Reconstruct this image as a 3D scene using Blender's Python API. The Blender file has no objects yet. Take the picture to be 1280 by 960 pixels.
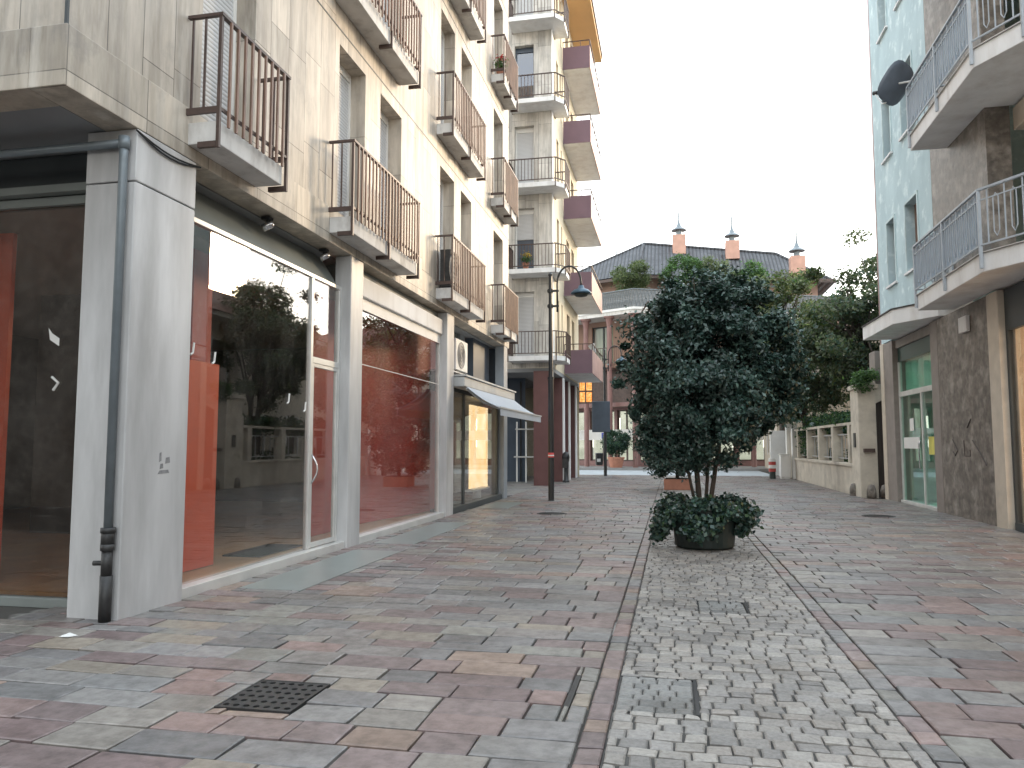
import bpy, bmesh, math, random
import numpy as np
from mathutils import Vector, Matrix
R = math.radians
random.seed(7)
scene = bpy.context.scene
COL = scene.collection
ORIG = {}

# ------------------------------------------------------------------ node helpers
def new_mat(name):
    m = bpy.data.materials.new(name); m.use_nodes = True
    nt = m.node_tree; nt.nodes.clear()
    out = nt.nodes.new('ShaderNodeOutputMaterial')
    return m, nt, out
def nd(nt, t, **kw):
    n = nt.nodes.new(t)
    for k, v in kw.items():
        if k.startswith('_'): setattr(n, k[1:], v)
        else: n.inputs[k.replace('__', ' ')].default_value = v
    return n
def c4(c): return (c[0], c[1], c[2], 1.0)
def mixc(nt, a, b, fac, mode='MIX'):
    n = nt.nodes.new('ShaderNodeMix'); n.data_type = 'RGBA'; n.blend_type = mode
    for s, v in ((0, fac), (6, a), (7, b)):
        if hasattr(v, 'is_linked'): nt.links.new(v, n.inputs[s])
        else: n.inputs[s].default_value = v if s == 0 else (c4(v) if len(v) == 3 else v)
    return n.outputs[2]
def math_n(nt, op, a, b=0.0, c=None):
    n = nt.nodes.new('ShaderNodeMath'); n.operation = op
    for i, v in enumerate((a, b) + (() if c is None else (c,))):
        if hasattr(v, 'is_linked'): nt.links.new(v, n.inputs[i])
        else: n.inputs[i].default_value = v
    return n.outputs[0]
def ramp(nt, v, p0, p1):
    n = nt.nodes.new('ShaderNodeMapRange'); n.inputs['From Min'].default_value = p0; n.inputs['From Max'].default_value = p1
    nt.links.new(v, n.inputs['Value']); return n.outputs['Result']
def coords(nt, scale=(1, 1, 1), loc=(0, 0, 0), rot=(0, 0, 0)):
    tc = nt.nodes.new('ShaderNodeTexCoord'); mp = nt.nodes.new('ShaderNodeMapping')
    mp.inputs['Scale'].default_value = scale; mp.inputs['Location'].default_value = loc; mp.inputs['Rotation'].default_value = rot
    nt.links.new(tc.outputs['Object'], mp.inputs['Vector']); return mp.outputs['Vector']
def noise(nt, vec, scale, detail=4.0, rough=0.55):
    n = nd(nt, 'ShaderNodeTexNoise', Scale=scale, Detail=detail, Roughness=rough)
    nt.links.new(vec, n.inputs['Vector']); return n.outputs['Fac']
def bump(nt, h, strength, dist=0.01):
    b = nd(nt, 'ShaderNodeBump', Strength=strength, Distance=dist); nt.links.new(h, b.inputs['Height']); return b.outputs['Normal']

def plain(name, col, rough=0.6, var=0.18, scale=3.0, stretch=(1, 1, 1), metal=0.0, spec=0.5, bmp=0.0, dirt=None, dirt_amt=0.0, dirt_scale=1.2):
    m, nt, out = new_mat(name)
    p = nd(nt, 'ShaderNodeBsdfPrincipled', Roughness=rough, Metallic=metal)
    p.inputs['Specular IOR Level'].default_value = spec
    v = coords(nt, stretch)
    f = noise(nt, v, scale)
    lo = tuple(x * (1 - var) for x in col); hi = tuple(min(1, x * (1 + var)) for x in col)
    cc = mixc(nt, lo, hi, ramp(nt, f, 0.3, 0.7))
    if dirt:
        d = noise(nt, v, dirt_scale, 6.0, 0.65)
        cc = mixc(nt, cc, dirt, math_n(nt, 'MULTIPLY', ramp(nt, d, 0.48, 0.72), dirt_amt))
    nt.links.new(cc, p.inputs['Base Color'])
    rr = math_n(nt, 'MULTIPLY_ADD', f, 0.25 * rough, rough * 0.88); nt.links.new(rr, p.inputs['Roughness'])
    if bmp > 0: nt.links.new(bump(nt, noise(nt, v, scale * 12, 5.0), bmp), p.inputs['Normal'])
    nt.links.new(p.outputs[0], out.inputs[0]); return m

def marble(name, ax, pw=0.42, ph=1.15, base=(0.55, 0.49, 0.415), horiz=False):
    """stone slab cladding: vertical slabs with staggered ends; ax = horizontal object axis"""
    m, nt, out = new_mat(name)
    tc = nt.nodes.new('ShaderNodeTexCoord'); sp = nt.nodes.new('ShaderNodeSeparateXYZ')
    nt.links.new(tc.outputs['Object'], sp.inputs[0])
    h = sp.outputs[ax]; z = sp.outputs['Z']
    if not horiz:
        col_i = math_n(nt, 'FLOOR', math_n(nt, 'DIVIDE', h, pw))
        wn = nt.nodes.new('ShaderNodeTexWhiteNoise'); wn.noise_dimensions = '1D'; nt.links.new(col_i, wn.inputs['W'])
        u = math_n(nt, 'MULTIPLY_ADD', wn.outputs['Value'], ph, z)
        v = h
        bw, rh = ph, pw
    else:
        u, v, bw, rh = h, z, pw, ph
    cb = nt.nodes.new('ShaderNodeCombineXYZ'); nt.links.new(u, cb.inputs[0]); nt.links.new(v, cb.inputs[1])
    b = nd(nt, 'ShaderNodeTexBrick', Scale=1.0, Mortar__Size=0.005, Mortar__Smooth=0.2, Bias=0.0)
    b.inputs['Brick Width'].default_value = bw; b.inputs['Row Height'].default_value = rh
    b.offset = 0.0; b.squash = 1.0
    b.inputs['Color1'].default_value = c4([x * 0.76 for x in base]); b.inputs['Color2'].default_value = c4([min(1, x * 1.2) for x in base])
    b.inputs['Mortar'].default_value = c4([x * 0.28 for x in base])
    nt.links.new(cb.outputs[0], b.inputs['Vector'])
    ob = coords(nt, (1, 1, 0.22))
    st = noise(nt, ob, 3.2, 6.0, 0.65)
    c = mixc(nt, b.outputs['Color'], (0.48, 0.48, 0.48), ramp(nt, st, 0.38, 0.74), 'MULTIPLY')
    ob2 = coords(nt, (1, 1, 0.5))
    bl = noise(nt, ob2, 1.1, 5.0, 0.6)
    c = mixc(nt, c, (0.56, 0.49, 0.40), math_n(nt, 'MULTIPLY', ramp(nt, bl, 0.5, 0.75), 0.5))
    sk = noise(nt, coords(nt, (1, 1, 0.08)), 5.0, 4.0, 0.6)
    c = mixc(nt, c, (0.22, 0.21, 0.20), math_n(nt, 'MULTIPLY', ramp(nt, sk, 0.56, 0.8), 0.55))
    s2 = noise(nt, coords(nt, (1, 1, 0.10)), 11.0, 3.0, 0.6)
    c = mixc(nt, c, (0.80, 0.79, 0.77), ramp(nt, s2, 0.45, 0.68), 'MULTIPLY')
    g2 = noise(nt, coords(nt, (1, 1, 0.7), (7, 3, 2)), 2.2, 7.0, 0.72)
    c = mixc(nt, c, (0.20, 0.19, 0.18), math_n(nt, 'MULTIPLY', ramp(nt, g2, 0.55, 0.74), 0.75 if horiz else 0.5))
    wt = noise(nt, coords(nt, (1, 1, 0.16), (1, 9, 4)), 4.2, 5.0, 0.6)
    c = mixc(nt, c, (0.68, 0.64, 0.57), math_n(nt, 'MULTIPLY', ramp(nt, wt, 0.54, 0.72), 0.6))
    p = nd(nt, 'ShaderNodeBsdfPrincipled', Roughness=0.5)
    nt.links.new(c, p.inputs['Base Color'])
    hgt = math_n(nt, 'SUBTRACT', math_n(nt, 'MULTIPLY', st, 0.15), b.outputs['Fac'])
    nt.links.new(bump(nt, hgt, 0.35, 0.008), p.inputs['Normal'])
    nt.links.new(p.outputs[0], out.inputs[0]); return m

def glass(name, tint=(0.9, 0.92, 0.9), ior=1.6, rough=0.0, wave=0.02):
    m, nt, out = new_mat(name)
    fr = nd(nt, 'ShaderNodeFresnel', IOR=ior); ge = nt.nodes.new('ShaderNodeNewGeometry')
    nt.links.new(math_n(nt, 'MULTIPLY_ADD', ge.outputs['Backfacing'], 1/ior-ior, ior), fr.inputs['IOR'])
    tr = nd(nt, 'ShaderNodeBsdfTransparent', Color=c4(tint))
    gl = nd(nt, 'ShaderNodeBsdfGlossy', Roughness=rough, Color=(1, 1, 1, 1))
    if wave:
        nn = bump(nt, noise(nt, coords(nt), 0.7, 1.0), wave, 0.05); nt.links.new(nn, gl.inputs['Normal'])
    ms = nt.nodes.new('ShaderNodeMixShader')
    nt.links.new(fr.outputs[0], ms.inputs[0]); nt.links.new(tr.outputs[0], ms.inputs[1]); nt.links.new(gl.outputs[0], ms.inputs[2])
    df = nd(nt, 'ShaderNodeBsdfDiffuse', Color=(0.6, 0.58, 0.54, 1)); m2 = nt.nodes.new('ShaderNodeMixShader')
    sm = noise(nt, coords(nt, (1, 1, 0.5)), 1.6, 7.0, 0.7)
    nt.links.new(math_n(nt, 'MULTIPLY', ramp(nt, sm, 0.4, 0.8), 0.05), m2.inputs[0]); nt.links.new(ms.outputs[0], m2.inputs[1]); nt.links.new(df.outputs[0], m2.inputs[2])
    nt.links.new(m2.outputs[0], out.inputs[0]); return m

def emit(name, c1, c2, strength, scale=2.0):
    m, nt, out = new_mat(name)
    f = noise(nt, coords(nt), scale, 3.0)
    e = nd(nt, 'ShaderNodeEmission', Strength=strength)
    nt.links.new(mixc(nt, c1, c2, ramp(nt, f, 0.35, 0.65)), e.inputs['Color'])
    nt.links.new(e.outputs[0], out.inputs[0]); return m

def slats(name, col, period, axis='Z', rough=0.5, depth=0.012):
    m, nt, out = new_mat(name)
    tc = nt.nodes.new('ShaderNodeTexCoord'); sp = nt.nodes.new('ShaderNodeSeparateXYZ'); nt.links.new(tc.outputs['Object'], sp.inputs[0])
    fr = math_n(nt, 'FRACT', math_n(nt, 'DIVIDE', sp.outputs[axis], period))
    w = math_n(nt, 'SINE', math_n(nt, 'MULTIPLY', fr, math.pi))
    gap = ramp(nt, w, 0.05, 0.3)
    f = noise(nt, coords(nt, (1, 1, 0.3)), 2.0)
    c = mixc(nt, [x * 0.85 for x in col], col, f)
    c = mixc(nt, [x * 0.45 for x in col], c, gap)
    p = nd(nt, 'ShaderNodeBsdfPrincipled', Roughness=rough); nt.links.new(c, p.inputs['Base Color'])
    nt.links.new(bump(nt, w, 0.6, depth), p.inputs['Normal'])
    nt.links.new(p.outputs[0], out.inputs[0]); return m

def attr_mat(name, rough=0.6, noise_scale=14.0, var=0.25, bmp=0.25, spec=0.5, mottle=None):
    """base colour from the per-stone / per-leaf colour attribute 'tint'"""
    m, nt, out = new_mat(name)
    a = nt.nodes.new('ShaderNodeAttribute'); a.attribute_name = 'tint'
    v = coords(nt)
    f = noise(nt, v, noise_scale, 5.0, 0.65)
    c = mixc(nt, a.outputs['Color'], (1 - var * 2,) * 3, ramp(nt, f, 0.4, 0.8), 'MULTIPLY')
    if mottle:
        g = noise(nt, v, mottle, 4.0, 0.6)
        c = mixc(nt, c, (0.62, 0.6, 0.58), math_n(nt, 'MULTIPLY', ramp(nt, g, 0.45, 0.75), 0.8), 'MULTIPLY')
    vo = nd(nt, 'ShaderNodeTexVoronoi', Scale=1.9); nt.links.new(coords(nt, (1, 1, 0)), vo.inputs['Vector'])
    spot = math_n(nt, 'MULTIPLY', ramp(nt, vo.outputs['Distance'], 0.062, 0.045), 0.5)
    c = mixc(nt, c, (0.10, 0.10, 0.10), spot)
    st = noise(nt, v, 0.55, 5.0, 0.7)
    c = mixc(nt, c, (0.55, 0.53, 0.50), math_n(nt, 'MULTIPLY', ramp(nt, st, 0.52, 0.70), 0.8), 'MULTIPLY')
    p = nd(nt, 'ShaderNodeBsdfPrincipled', Roughness=rough); p.inputs['Specular IOR Level'].default_value = spec
    nt.links.new(c, p.inputs['Base Color'])
    nt.links.new(math_n(nt, 'MULTIPLY_ADD', f, 0.35, rough - 0.17), p.inputs['Roughness'])
    if bmp: nt.links.new(bump(nt, noise(nt, v, noise_scale * 3, 6.0, 0.7), bmp, 0.006), p.inputs['Normal'])
    nt.links.new(p.outputs[0], out.inputs[0]); return m

def leaf_mat(name, rough=0.42, transl=0.25, spec=0.5):
    m, nt, out = new_mat(name)
    a = nt.nodes.new('ShaderNodeAttribute'); a.attribute_name = 'tint'
    p = nd(nt, 'ShaderNodeBsdfPrincipled', Roughness=rough); p.inputs['Specular IOR Level'].default_value = spec
    nt.links.new(a.outputs['Color'], p.inputs['Base Color'])
    t = nt.nodes.new('ShaderNodeBsdfTranslucent'); nt.links.new(mixc(nt, a.outputs['Color'], (1.6, 1.8, 0.8), 1.0, 'MULTIPLY'), t.inputs['Color'])
    ms = nd(nt, 'ShaderNodeMixShader', Fac=transl)
    nt.links.new(p.outputs[0], ms.inputs[1]); nt.links.new(t.outputs[0], ms.inputs[2])
    nt.links.new(ms.outputs[0], out.inputs[0]); return m

# ------------------------------------------------------------------ mesh helpers
class MB:
    def __init__(s): s.v = []; s.f = []
    def add(s, vs, fs):
        o = len(s.v); s.v += [tuple(p) for p in vs]; s.f += [tuple(i + o for i in f) for f in fs]; return s
    def box(s, x0, x1, y0, y1, z0, z1):
        x0, x1 = sorted((x0, x1)); y0, y1 = sorted((y0, y1)); z0, z1 = sorted((z0, z1))
        return s.add([(x0,y0,z0),(x1,y0,z0),(x1,y1,z0),(x0,y1,z0),(x0,y0,z1),(x1,y0,z1),(x1,y1,z1),(x0,y1,z1)],
                     [(3,2,1,0),(4,5,6,7),(0,1,5,4),(1,2,6,5),(2,3,7,6),(3,0,4,7)])
    def prism(s, poly, z0, z1):
        n = len(poly)
        a = sum(poly[i][0]*poly[(i+1)%n][1]-poly[(i+1)%n][0]*poly[i][1] for i in range(n))
        if a < 0: poly = poly[::-1]
        return s.add([(x,y,z0) for x,y in poly]+[(x,y,z1) for x,y in poly],
                     [tuple(range(n))[::-1], tuple(range(n,2*n))]+[(i,(i+1)%n,n+(i+1)%n,n+i) for i in range(n)])
    def bar(s, p, q, w, d=None, up=(0,0,1)):
        """square-section bar from p to q"""
        d = d or w; p = Vector(p); q = Vector(q); t = (q-p).normalized(); u = Vector(up)
        if abs(t.dot(u)) > 0.95: u = Vector((1,0,0)) if abs(t.x) < 0.9 else Vector((0,1,0))
        a = t.cross(u).normalized()*w/2; b = a.cross(t).normalized()*d/2
        return s.add([p-a-b,p+a-b,p+a+b,p-a+b,q-a-b,q+a-b,q+a+b,q-a+b],
                     [(0,1,2,3),(7,6,5,4),(4,5,1,0),(5,6,2,1),(6,7,3,2),(7,4,0,3)])
    def tube(s, pts, rad, n=10, cap=True):
        pts = [Vector(p) for p in pts]; k = len(pts)
        if not hasattr(rad, '__len__'): rad = [rad]*k
        rings = []; ref = None
        for i, p in enumerate(pts):
            t = (pts[min(i+1,k-1)]-pts[max(i-1,0)]).normalized()
            if ref is None: ref = Vector((1,0,0)) if abs(t.x) < 0.8 else Vector((0,1,0))
            a = (ref - t*ref.dot(t)).normalized(); ref = a; b = t.cross(a)
            rings.append([p+(a*math.cos(2*math.pi*j/n)+b*math.sin(2*math.pi*j/n))*rad[i] for j in range(n)])
        fs = [(i*n+j,i*n+(j+1)%n,(i+1)*n+(j+1)%n,(i+1)*n+j) for i in range(k-1) for j in range(n)]
        if cap: fs += [tuple(range(n))[::-1], tuple((k-1)*n+j for j in range(n))]
        return s.add([p for r in rings for p in r], fs)
    def lathe(s, c, prof, n=20):
        return s.tube_rings(c, prof, n)
    def tube_rings(s, c, prof, n=20):
        vs = [(c[0]+r*math.cos(2*math.pi*j/n), c[1]+r*math.sin(2*math.pi*j/n), c[2]+z) for r, z in prof for j in range(n)]
        k = len(prof)
        fs = [(i*n+j,i*n+(j+1)%n,(i+1)*n+(j+1)%n,(i+1)*n+j) for i in range(k-1) for j in range(n)]
        fs += [tuple(range(n))[::-1], tuple((k-1)*n+j for j in range(n))]
        return s.add(vs, fs)
    def build(s, name, mat, parent=None, base=None, bevel=0.0, smooth=False, tint=None):
        if parent is not None: o0 = ORIG[parent.name]
        else: o0 = Vector(base or (0,0,0))
        me = bpy.data.meshes.new(name)
        me.from_pydata([(x-o0.x, y-o0.y, z-o0.z) for x, y, z in s.v], [], s.f)
        me.materials.append(mat)
        if smooth: me.polygons.foreach_set('use_smooth', [True]*len(me.polygons))
        if tint is not None:
            ca = me.color_attributes.new('tint', 'FLOAT_COLOR', 'POINT'); ca.data.foreach_set('color', np.asarray(tint, dtype=np.float32).ravel())
        me.update()
        ob = bpy.data.objects.new(name, me); COL.objects.link(ob)
        if parent is not None: ob.parent = parent
        else: ob.location = o0
        ORIG[ob.name] = o0
        if bevel:
            b = ob.modifiers.new('bevel', 'BEVEL'); b.width = bevel; b.segments = 2; b.limit_method = 'ANGLE'; b.angle_limit = R(40)
        return ob

def tag(o, label, cat, group=None):
    o['label'] = label; o['category'] = cat
    if group: o['group'] = group
    return o
def kind(o, k='structure'): o['kind'] = k; return o
def thing(name, loc, label, cat, group=None):
    o = bpy.data.objects.new(name, None); o.location = loc; o.empty_display_size = 0.2; COL.objects.link(o); ORIG[o.name] = Vector(loc)
    return tag(o, label, cat, group)
def B(*a): return MB().box(*a)

def wall_holes(mb, plane, face, u0, u1, z0, z1, holes, depth, back=True):
    """flat wall sheet with openings and reveals. plane 'x' = face at x, u is y; plane 'y' = face at y, u is x. depth signed = direction of the reveal"""
    us = sorted({u0, u1, *[h[0] for h in holes], *[h[1] for h in holes]}); zs = sorted({z0, z1, *[h[2] for h in holes], *[h[3] for h in holes]})
    us = [u for u in us if u0 <= u <= u1]; zs = [z for z in zs if z0 <= z <= z1]
    P = (lambda u, z, d=0: (face+d, u, z)) if plane == 'x' else (lambda u, z, d=0: (u, face+d, z))
    for a, b in zip(us, us[1:]):
        for c, d in zip(zs, zs[1:]):
            um, zm = (a+b)/2, (c+d)/2
            if any(h[0] < um < h[1] and h[2] < zm < h[3] for h in holes): continue
            mb.add([P(a,c),P(b,c),P(b,d),P(a,d)], [(0,1,2,3)])
    for h in holes:
        a, b, c, d = h[:4]
        for (p, q) in (((a,c),(b,c)),((b,c),(b,d)),((b,d),(a,d)),((a,d),(a,c))):
            mb.add([P(*p),P(*q),P(q[0],q[1],depth),P(p[0],p[1],depth)], [(0,1,2,3)])
    return mb

# ------------------------------------------------------------------ materials
M = {}
M['marble_e'] = marble('marble_slabs_east', 'Y')
M['marble_s'] = marble('marble_slabs_south', 'X')
M['band_e'] = marble('marble_band_east', 'Y', 0.9, 0.6, (0.54, 0.48, 0.40), True)
M['band_s'] = marble('marble_band_south', 'X', 0.9, 0.6, (0.54, 0.48, 0.40), True)
M['pillar'] = plain('pale_stone_pillar', (0.50, 0.50, 0.50), 0.42, 0.22, 2.6, (1, 1, 0.2), bmp=0.05, dirt=(0.26, 0.255, 0.25), dirt_amt=0.6, dirt_scale=1.6)
M['soffit'] = plain('grey_soffit_paint', (0.27, 0.28, 0.29), 0.7, 0.1, 1.0, bmp=0.05)
M['fascia'] = plain('greygreen_fascia_metal', (0.20, 0.22, 0.21), 0.5, 0.12, 1.5)
M['darkbeam'] = plain('dark_slate_beam', (0.05, 0.06, 0.065), 0.5, 0.2, 1.5)
M['alu'] = plain('pale_aluminium', (0.62, 0.62, 0.60), 0.38, 0.1, 3, metal=0.35)
M['white'] = plain('white_paint', (0.72, 0.72, 0.70), 0.5, 0.06, 2.5, dirt=(0.45, 0.43, 0.4), dirt_amt=0.3)
M['slabwhite'] = plain('weathered_white_concrete', (0.78, 0.78, 0.775), 0.7, 0.08, 2.5, (1, 1, 0.3), bmp=0.1, dirt=(0.5, 0.46, 0.42), dirt_amt=0.5, dirt_scale=2.2)
M['slabgrey'] = plain('grey_concrete_slab', (0.60, 0.59, 0.57), 0.7, 0.12, 2.5, (1, 1, 0.4), bmp=0.1, dirt=(0.2, 0.17, 0.15), dirt_amt=0.6, dirt_scale=3)
M['rail'] = plain('dark_brown_iron', (0.075, 0.05, 0.043), 0.45, 0.3, 6, metal=0.2)
M['rail_wood'] = plain('rusty_brown_balusters', (0.18, 0.105, 0.075), 0.5, 0.35, 9, (1, 1, 0.3))
M['shutter'] = slats('grey_roller_shutter', (0.60, 0.61, 0.62), 0.05)
M['shutter_cream'] = slats('cream_roller_shutter', (0.62, 0.58, 0.48), 0.055)
M['glass'] = glass('shop_glass', (0.93, 0.93, 0.92), 1.5)
M['glass_dark'] = glass('dark_shop_glass', (0.82, 0.80, 0.78), 1.5)
M['glass_green'] = glass('green_tinted_glass', (0.74, 0.95, 0.88), 1.5)
M['red'] = plain('orange_red_panel', (0.60, 0.085, 0.03), 0.5, 0.06, 2)
M['redwall'] = plain('deep_red_wall', (0.42, 0.05, 0.035), 0.6, 0.12, 1.2)
M['tan'] = plain('tan_shop_floor', (0.42, 0.25, 0.13), 0.45, 0.15, 2)
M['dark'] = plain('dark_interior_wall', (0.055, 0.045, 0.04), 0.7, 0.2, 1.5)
M['ceil'] = plain('pale_shop_ceiling', (0.35, 0.28, 0.24), 0.7, 0.05, 2)
M['pipe'] = plain('grey_downpipe_paint', (0.17, 0.20, 0.22), 0.42, 0.15, 4, metal=0.2)
M['iron'] = plain('dark_cast_iron', (0.045, 0.045, 0.045), 0.5, 0.3, 12, metal=0.4, bmp=0.15)
M['black'] = plain('black_paint', (0.018, 0.02, 0.022), 0.4, 0.2, 5)
M['pitshade'] = plain('pit_shade_black', (0.006, 0.006, 0.006), 0.9, 0.1, 5)
M['cream'] = plain('cream_render', (0.62, 0.55, 0.41), 0.75, 0.07, 0.8, bmp=0.12, dirt=(0.45, 0.4, 0.3), dirt_amt=0.35)
M['baywall'] = marble('grey_bay_slabs', 'X', 0.5, 1.5, (0.62, 0.59, 0.54))
M['orange'] = plain('orange_eave_paint', (0.70, 0.43, 0.19), 0.6, 0.05, 1)
M['purple'] = plain('purple_balcony_panel', (0.15, 0.088, 0.115), 0.5, 0.1, 2)
M['redpillar'] = plain('dark_red_pillar', (0.13, 0.058, 0.055), 0.45, 0.15, 2)
M['pink'] = plain('pink_column_paint', (0.22, 0.12, 0.11), 0.5, 0.1, 2)
M['salmon'] = plain('salmon_render', (0.31, 0.20, 0.155), 0.8, 0.1, 1.2, bmp=0.1)
M['navy'] = plain('slate_blue_panel', (0.06, 0.08, 0.11), 0.4, 0.15, 2)
M['blade'] = plain('blue_grey_pillar', (0.27, 0.30, 0.33), 0.45, 0.1, 3)
M['awning'] = plain('pale_grey_awning_cloth', (0.36, 0.40, 0.45), 0.8, 0.05, 3)
M['cassette'] = plain('grey_awning_cassette', (0.42, 0.43, 0.43), 0.5, 0.08, 3)
M['litwarm'] = emit('lit_shop_warm', (1.0, 0.62, 0.24), (1.0, 0.78, 0.48), 0.36)
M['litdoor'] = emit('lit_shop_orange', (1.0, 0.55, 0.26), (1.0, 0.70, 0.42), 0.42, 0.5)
M['litlamp'] = emit('lit_orange_window', (0.9, 0.2, 0.02), (1.0, 0.62, 0.22), 0.25, 9.0)
M['aqua'] = None
M['chimney'] = plain('pale_salmon_chimney', (0.52, 0.31, 0.24), 0.8, 0.12, 2, bmp=0.1)
M['stone'] = plain('speckled_brown_stone', (0.15, 0.13, 0.112), 0.5, 0.45, 7, bmp=0.1, dirt=(0.44, 0.40, 0.355), dirt_amt=0.75, dirt_scale=3.2)
M['stonegrey'] = plain('taupe_stone_jamb', (0.24, 0.21, 0.19), 0.6, 0.15, 4, bmp=0.08)
M['creamjamb'] = plain('cream_marble_jamb', (0.60, 0.53, 0.44), 0.5, 0.1, 4)
M['plaster'] = plain('old_cream_plaster', (0.55, 0.50, 0.42), 0.85, 0.15, 2, bmp=0.2, dirt=(0.28, 0.25, 0.22), dirt_amt=0.65, dirt_scale=1.6)
M['woodgate'] = plain('dark_wooden_gate', (0.06, 0.045, 0.038), 0.6, 0.25, 4, (6, 6, 0.4))
M['bluegreyrail'] = plain('blue_grey_iron', (0.40, 0.44, 0.48), 0.5, 0.1, 4)
M['terracotta'] = plain('terracotta', (0.40, 0.18, 0.12), 0.8, 0.15, 5, bmp=0.1)
M['tub'] = plain('dark_green_tub', (0.022, 0.033, 0.03), 0.45, 0.25, 4)
M['soil'] = plain('soil', (0.06, 0.045, 0.035), 0.95, 0.3, 20, bmp=0.5)
M['bark'] = plain('brown_bark', (0.085, 0.068, 0.055), 0.85, 0.3, 8, (1, 1, 0.3), bmp=0.4)
M['barkdark'] = plain('dark_bark', (0.07, 0.058, 0.05), 0.9, 0.3, 8, (1, 1, 0.3), bmp=0.4)
M['leaf'] = leaf_mat('glossy_dark_leaf', 0.40, 0.05, 0.6)
M['leafsoft'] = leaf_mat('soft_leaf', 0.6, 0.3, 0.3)
M['matslab'] = plain('grey_green_slab', (0.21, 0.235, 0.225), 0.38, 0.12, 3, bmp=0.04)
M['roofgrey'] = None
M['mortar'] = None

def aqua():
    m, nt, out = new_mat('sponged_aqua_plaster')
    v = coords(nt); f = noise(nt, v, 2.6, 6.0, 0.62); g = noise(nt, coords(nt, (1, 1, 0.6), (3, 5, 1)), 1.3, 5.0, 0.6)
    c = mixc(nt, (0.40, 0.53, 0.575), (0.51, 0.65, 0.69), ramp(nt, g, 0.35, 0.65))
    c = mixc(nt, c, (0.74, 0.86, 0.88), math_n(nt, 'MULTIPLY', ramp(nt, f, 0.54, 0.66), 0.7))
    p = nd(nt, 'ShaderNodeBsdfPrincipled', Roughness=0.8); nt.links.new(c, p.inputs['Base Color'])
    nt.links.new(bump(nt, noise(nt, v, 30, 5.0), 0.15), p.inputs['Normal']); nt.links.new(p.outputs[0], out.inputs[0]); return m
M['aqua'] = aqua()
def rooftile(name, col, px=0.25, pz=0.33):
    m, nt, out = new_mat(name)
    tc = nt.nodes.new('ShaderNodeTexCoord'); sp = nt.nodes.new('ShaderNodeSeparateXYZ'); nt.links.new(tc.outputs['Object'], sp.inputs[0])
    wx = math_n(nt, 'SINE', math_n(nt, 'MULTIPLY', sp.outputs['X'], 2*math.pi/px))
    wz = math_n(nt, 'FRACT', math_n(nt, 'DIVIDE', sp.outputs['Z'], pz*0.5))
    f = noise(nt, coords(nt), 1.5, 6.0, 0.7)
    c = mixc(nt, [x*0.6 for x in col], [x*1.4 for x in col], ramp(nt, f, 0.3, 0.7))
    c = mixc(nt, [x*0.4 for x in col], c, ramp(nt, math_n(nt, 'ADD', wx, 1.0), 0.1, 0.8))
    p = nd(nt, 'ShaderNodeBsdfPrincipled', Roughness=0.7); nt.links.new(c, p.inputs['Base Color'])
    nt.links.new(bump(nt, math_n(nt, 'ADD', wx, wz), 0.7, 0.04), p.inputs['Normal']); nt.links.new(p.outputs[0], out.inputs[0]); return m
M['roofgrey'] = rooftile('grey_roof_tiles', (0.085, 0.09, 0.10))
M['roofred'] = rooftile('red_brown_roof_tiles', (0.22, 0.10, 0.07))
def mortar():
    m, nt, out = new_mat('paving_bed')
    v = coords(nt); f = noise(nt, v, 1.1, 4.0, 0.6)
    c = mixc(nt, (0.06, 0.056, 0.05), (0.36, 0.35, 0.33), ramp(nt, f, 0.57, 0.66))
    p = nd(nt, 'ShaderNodeBsdfPrincipled', Roughness=0.9); nt.links.new(c, p.inputs['Base Color'])
    nt.links.new(p.outputs[0], out.inputs[0]); return m
M['mortar'] = mortar()
M['paver'] = attr_mat('porphyry_paver', 0.43, 12.0, 0.26, 0.3, 0.5, 2.4)
M['cobble'] = attr_mat('granite_cobble', 0.50, 40.0, 0.22, 0.35, 0.5, 1.3)
M['road'] = plain('pale_road_surface', (0.40, 0.44, 0.47), 0.6, 0.12, 1.2, bmp=0.2)
M['kerbpave'] = plain('grey_square_pavement', (0.24, 0.24, 0.24), 0.6, 0.15, 2, bmp=0.1)
def sheer(name, col, fac):
    m, nt, out = new_mat(name)
    a = nt.nodes.new('ShaderNodeBsdfTransparent'); b = nd(nt, 'ShaderNodeBsdfPrincipled', Roughness=0.5); b.inputs['Base Color'].default_value = c4(col)
    tl = nt.nodes.new('ShaderNodeBsdfTranslucent'); tl.inputs['Color'].default_value = c4(col); m2 = nd(nt, 'ShaderNodeMixShader', Fac=0.4)
    nt.links.new(b.outputs[0], m2.inputs[1]); nt.links.new(tl.outputs[0], m2.inputs[2])
    ms = nd(nt, 'ShaderNodeMixShader', Fac=fac); nt.links.new(a.outputs[0], ms.inputs[1]); nt.links.new(m2.outputs[0], ms.inputs[2]); nt.links.new(ms.outputs[0], out.inputs[0]); return m
M['panelblue'] = sheer('sheer_blue_screen', (0.52, 0.62, 0.72), 0.85)

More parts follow.
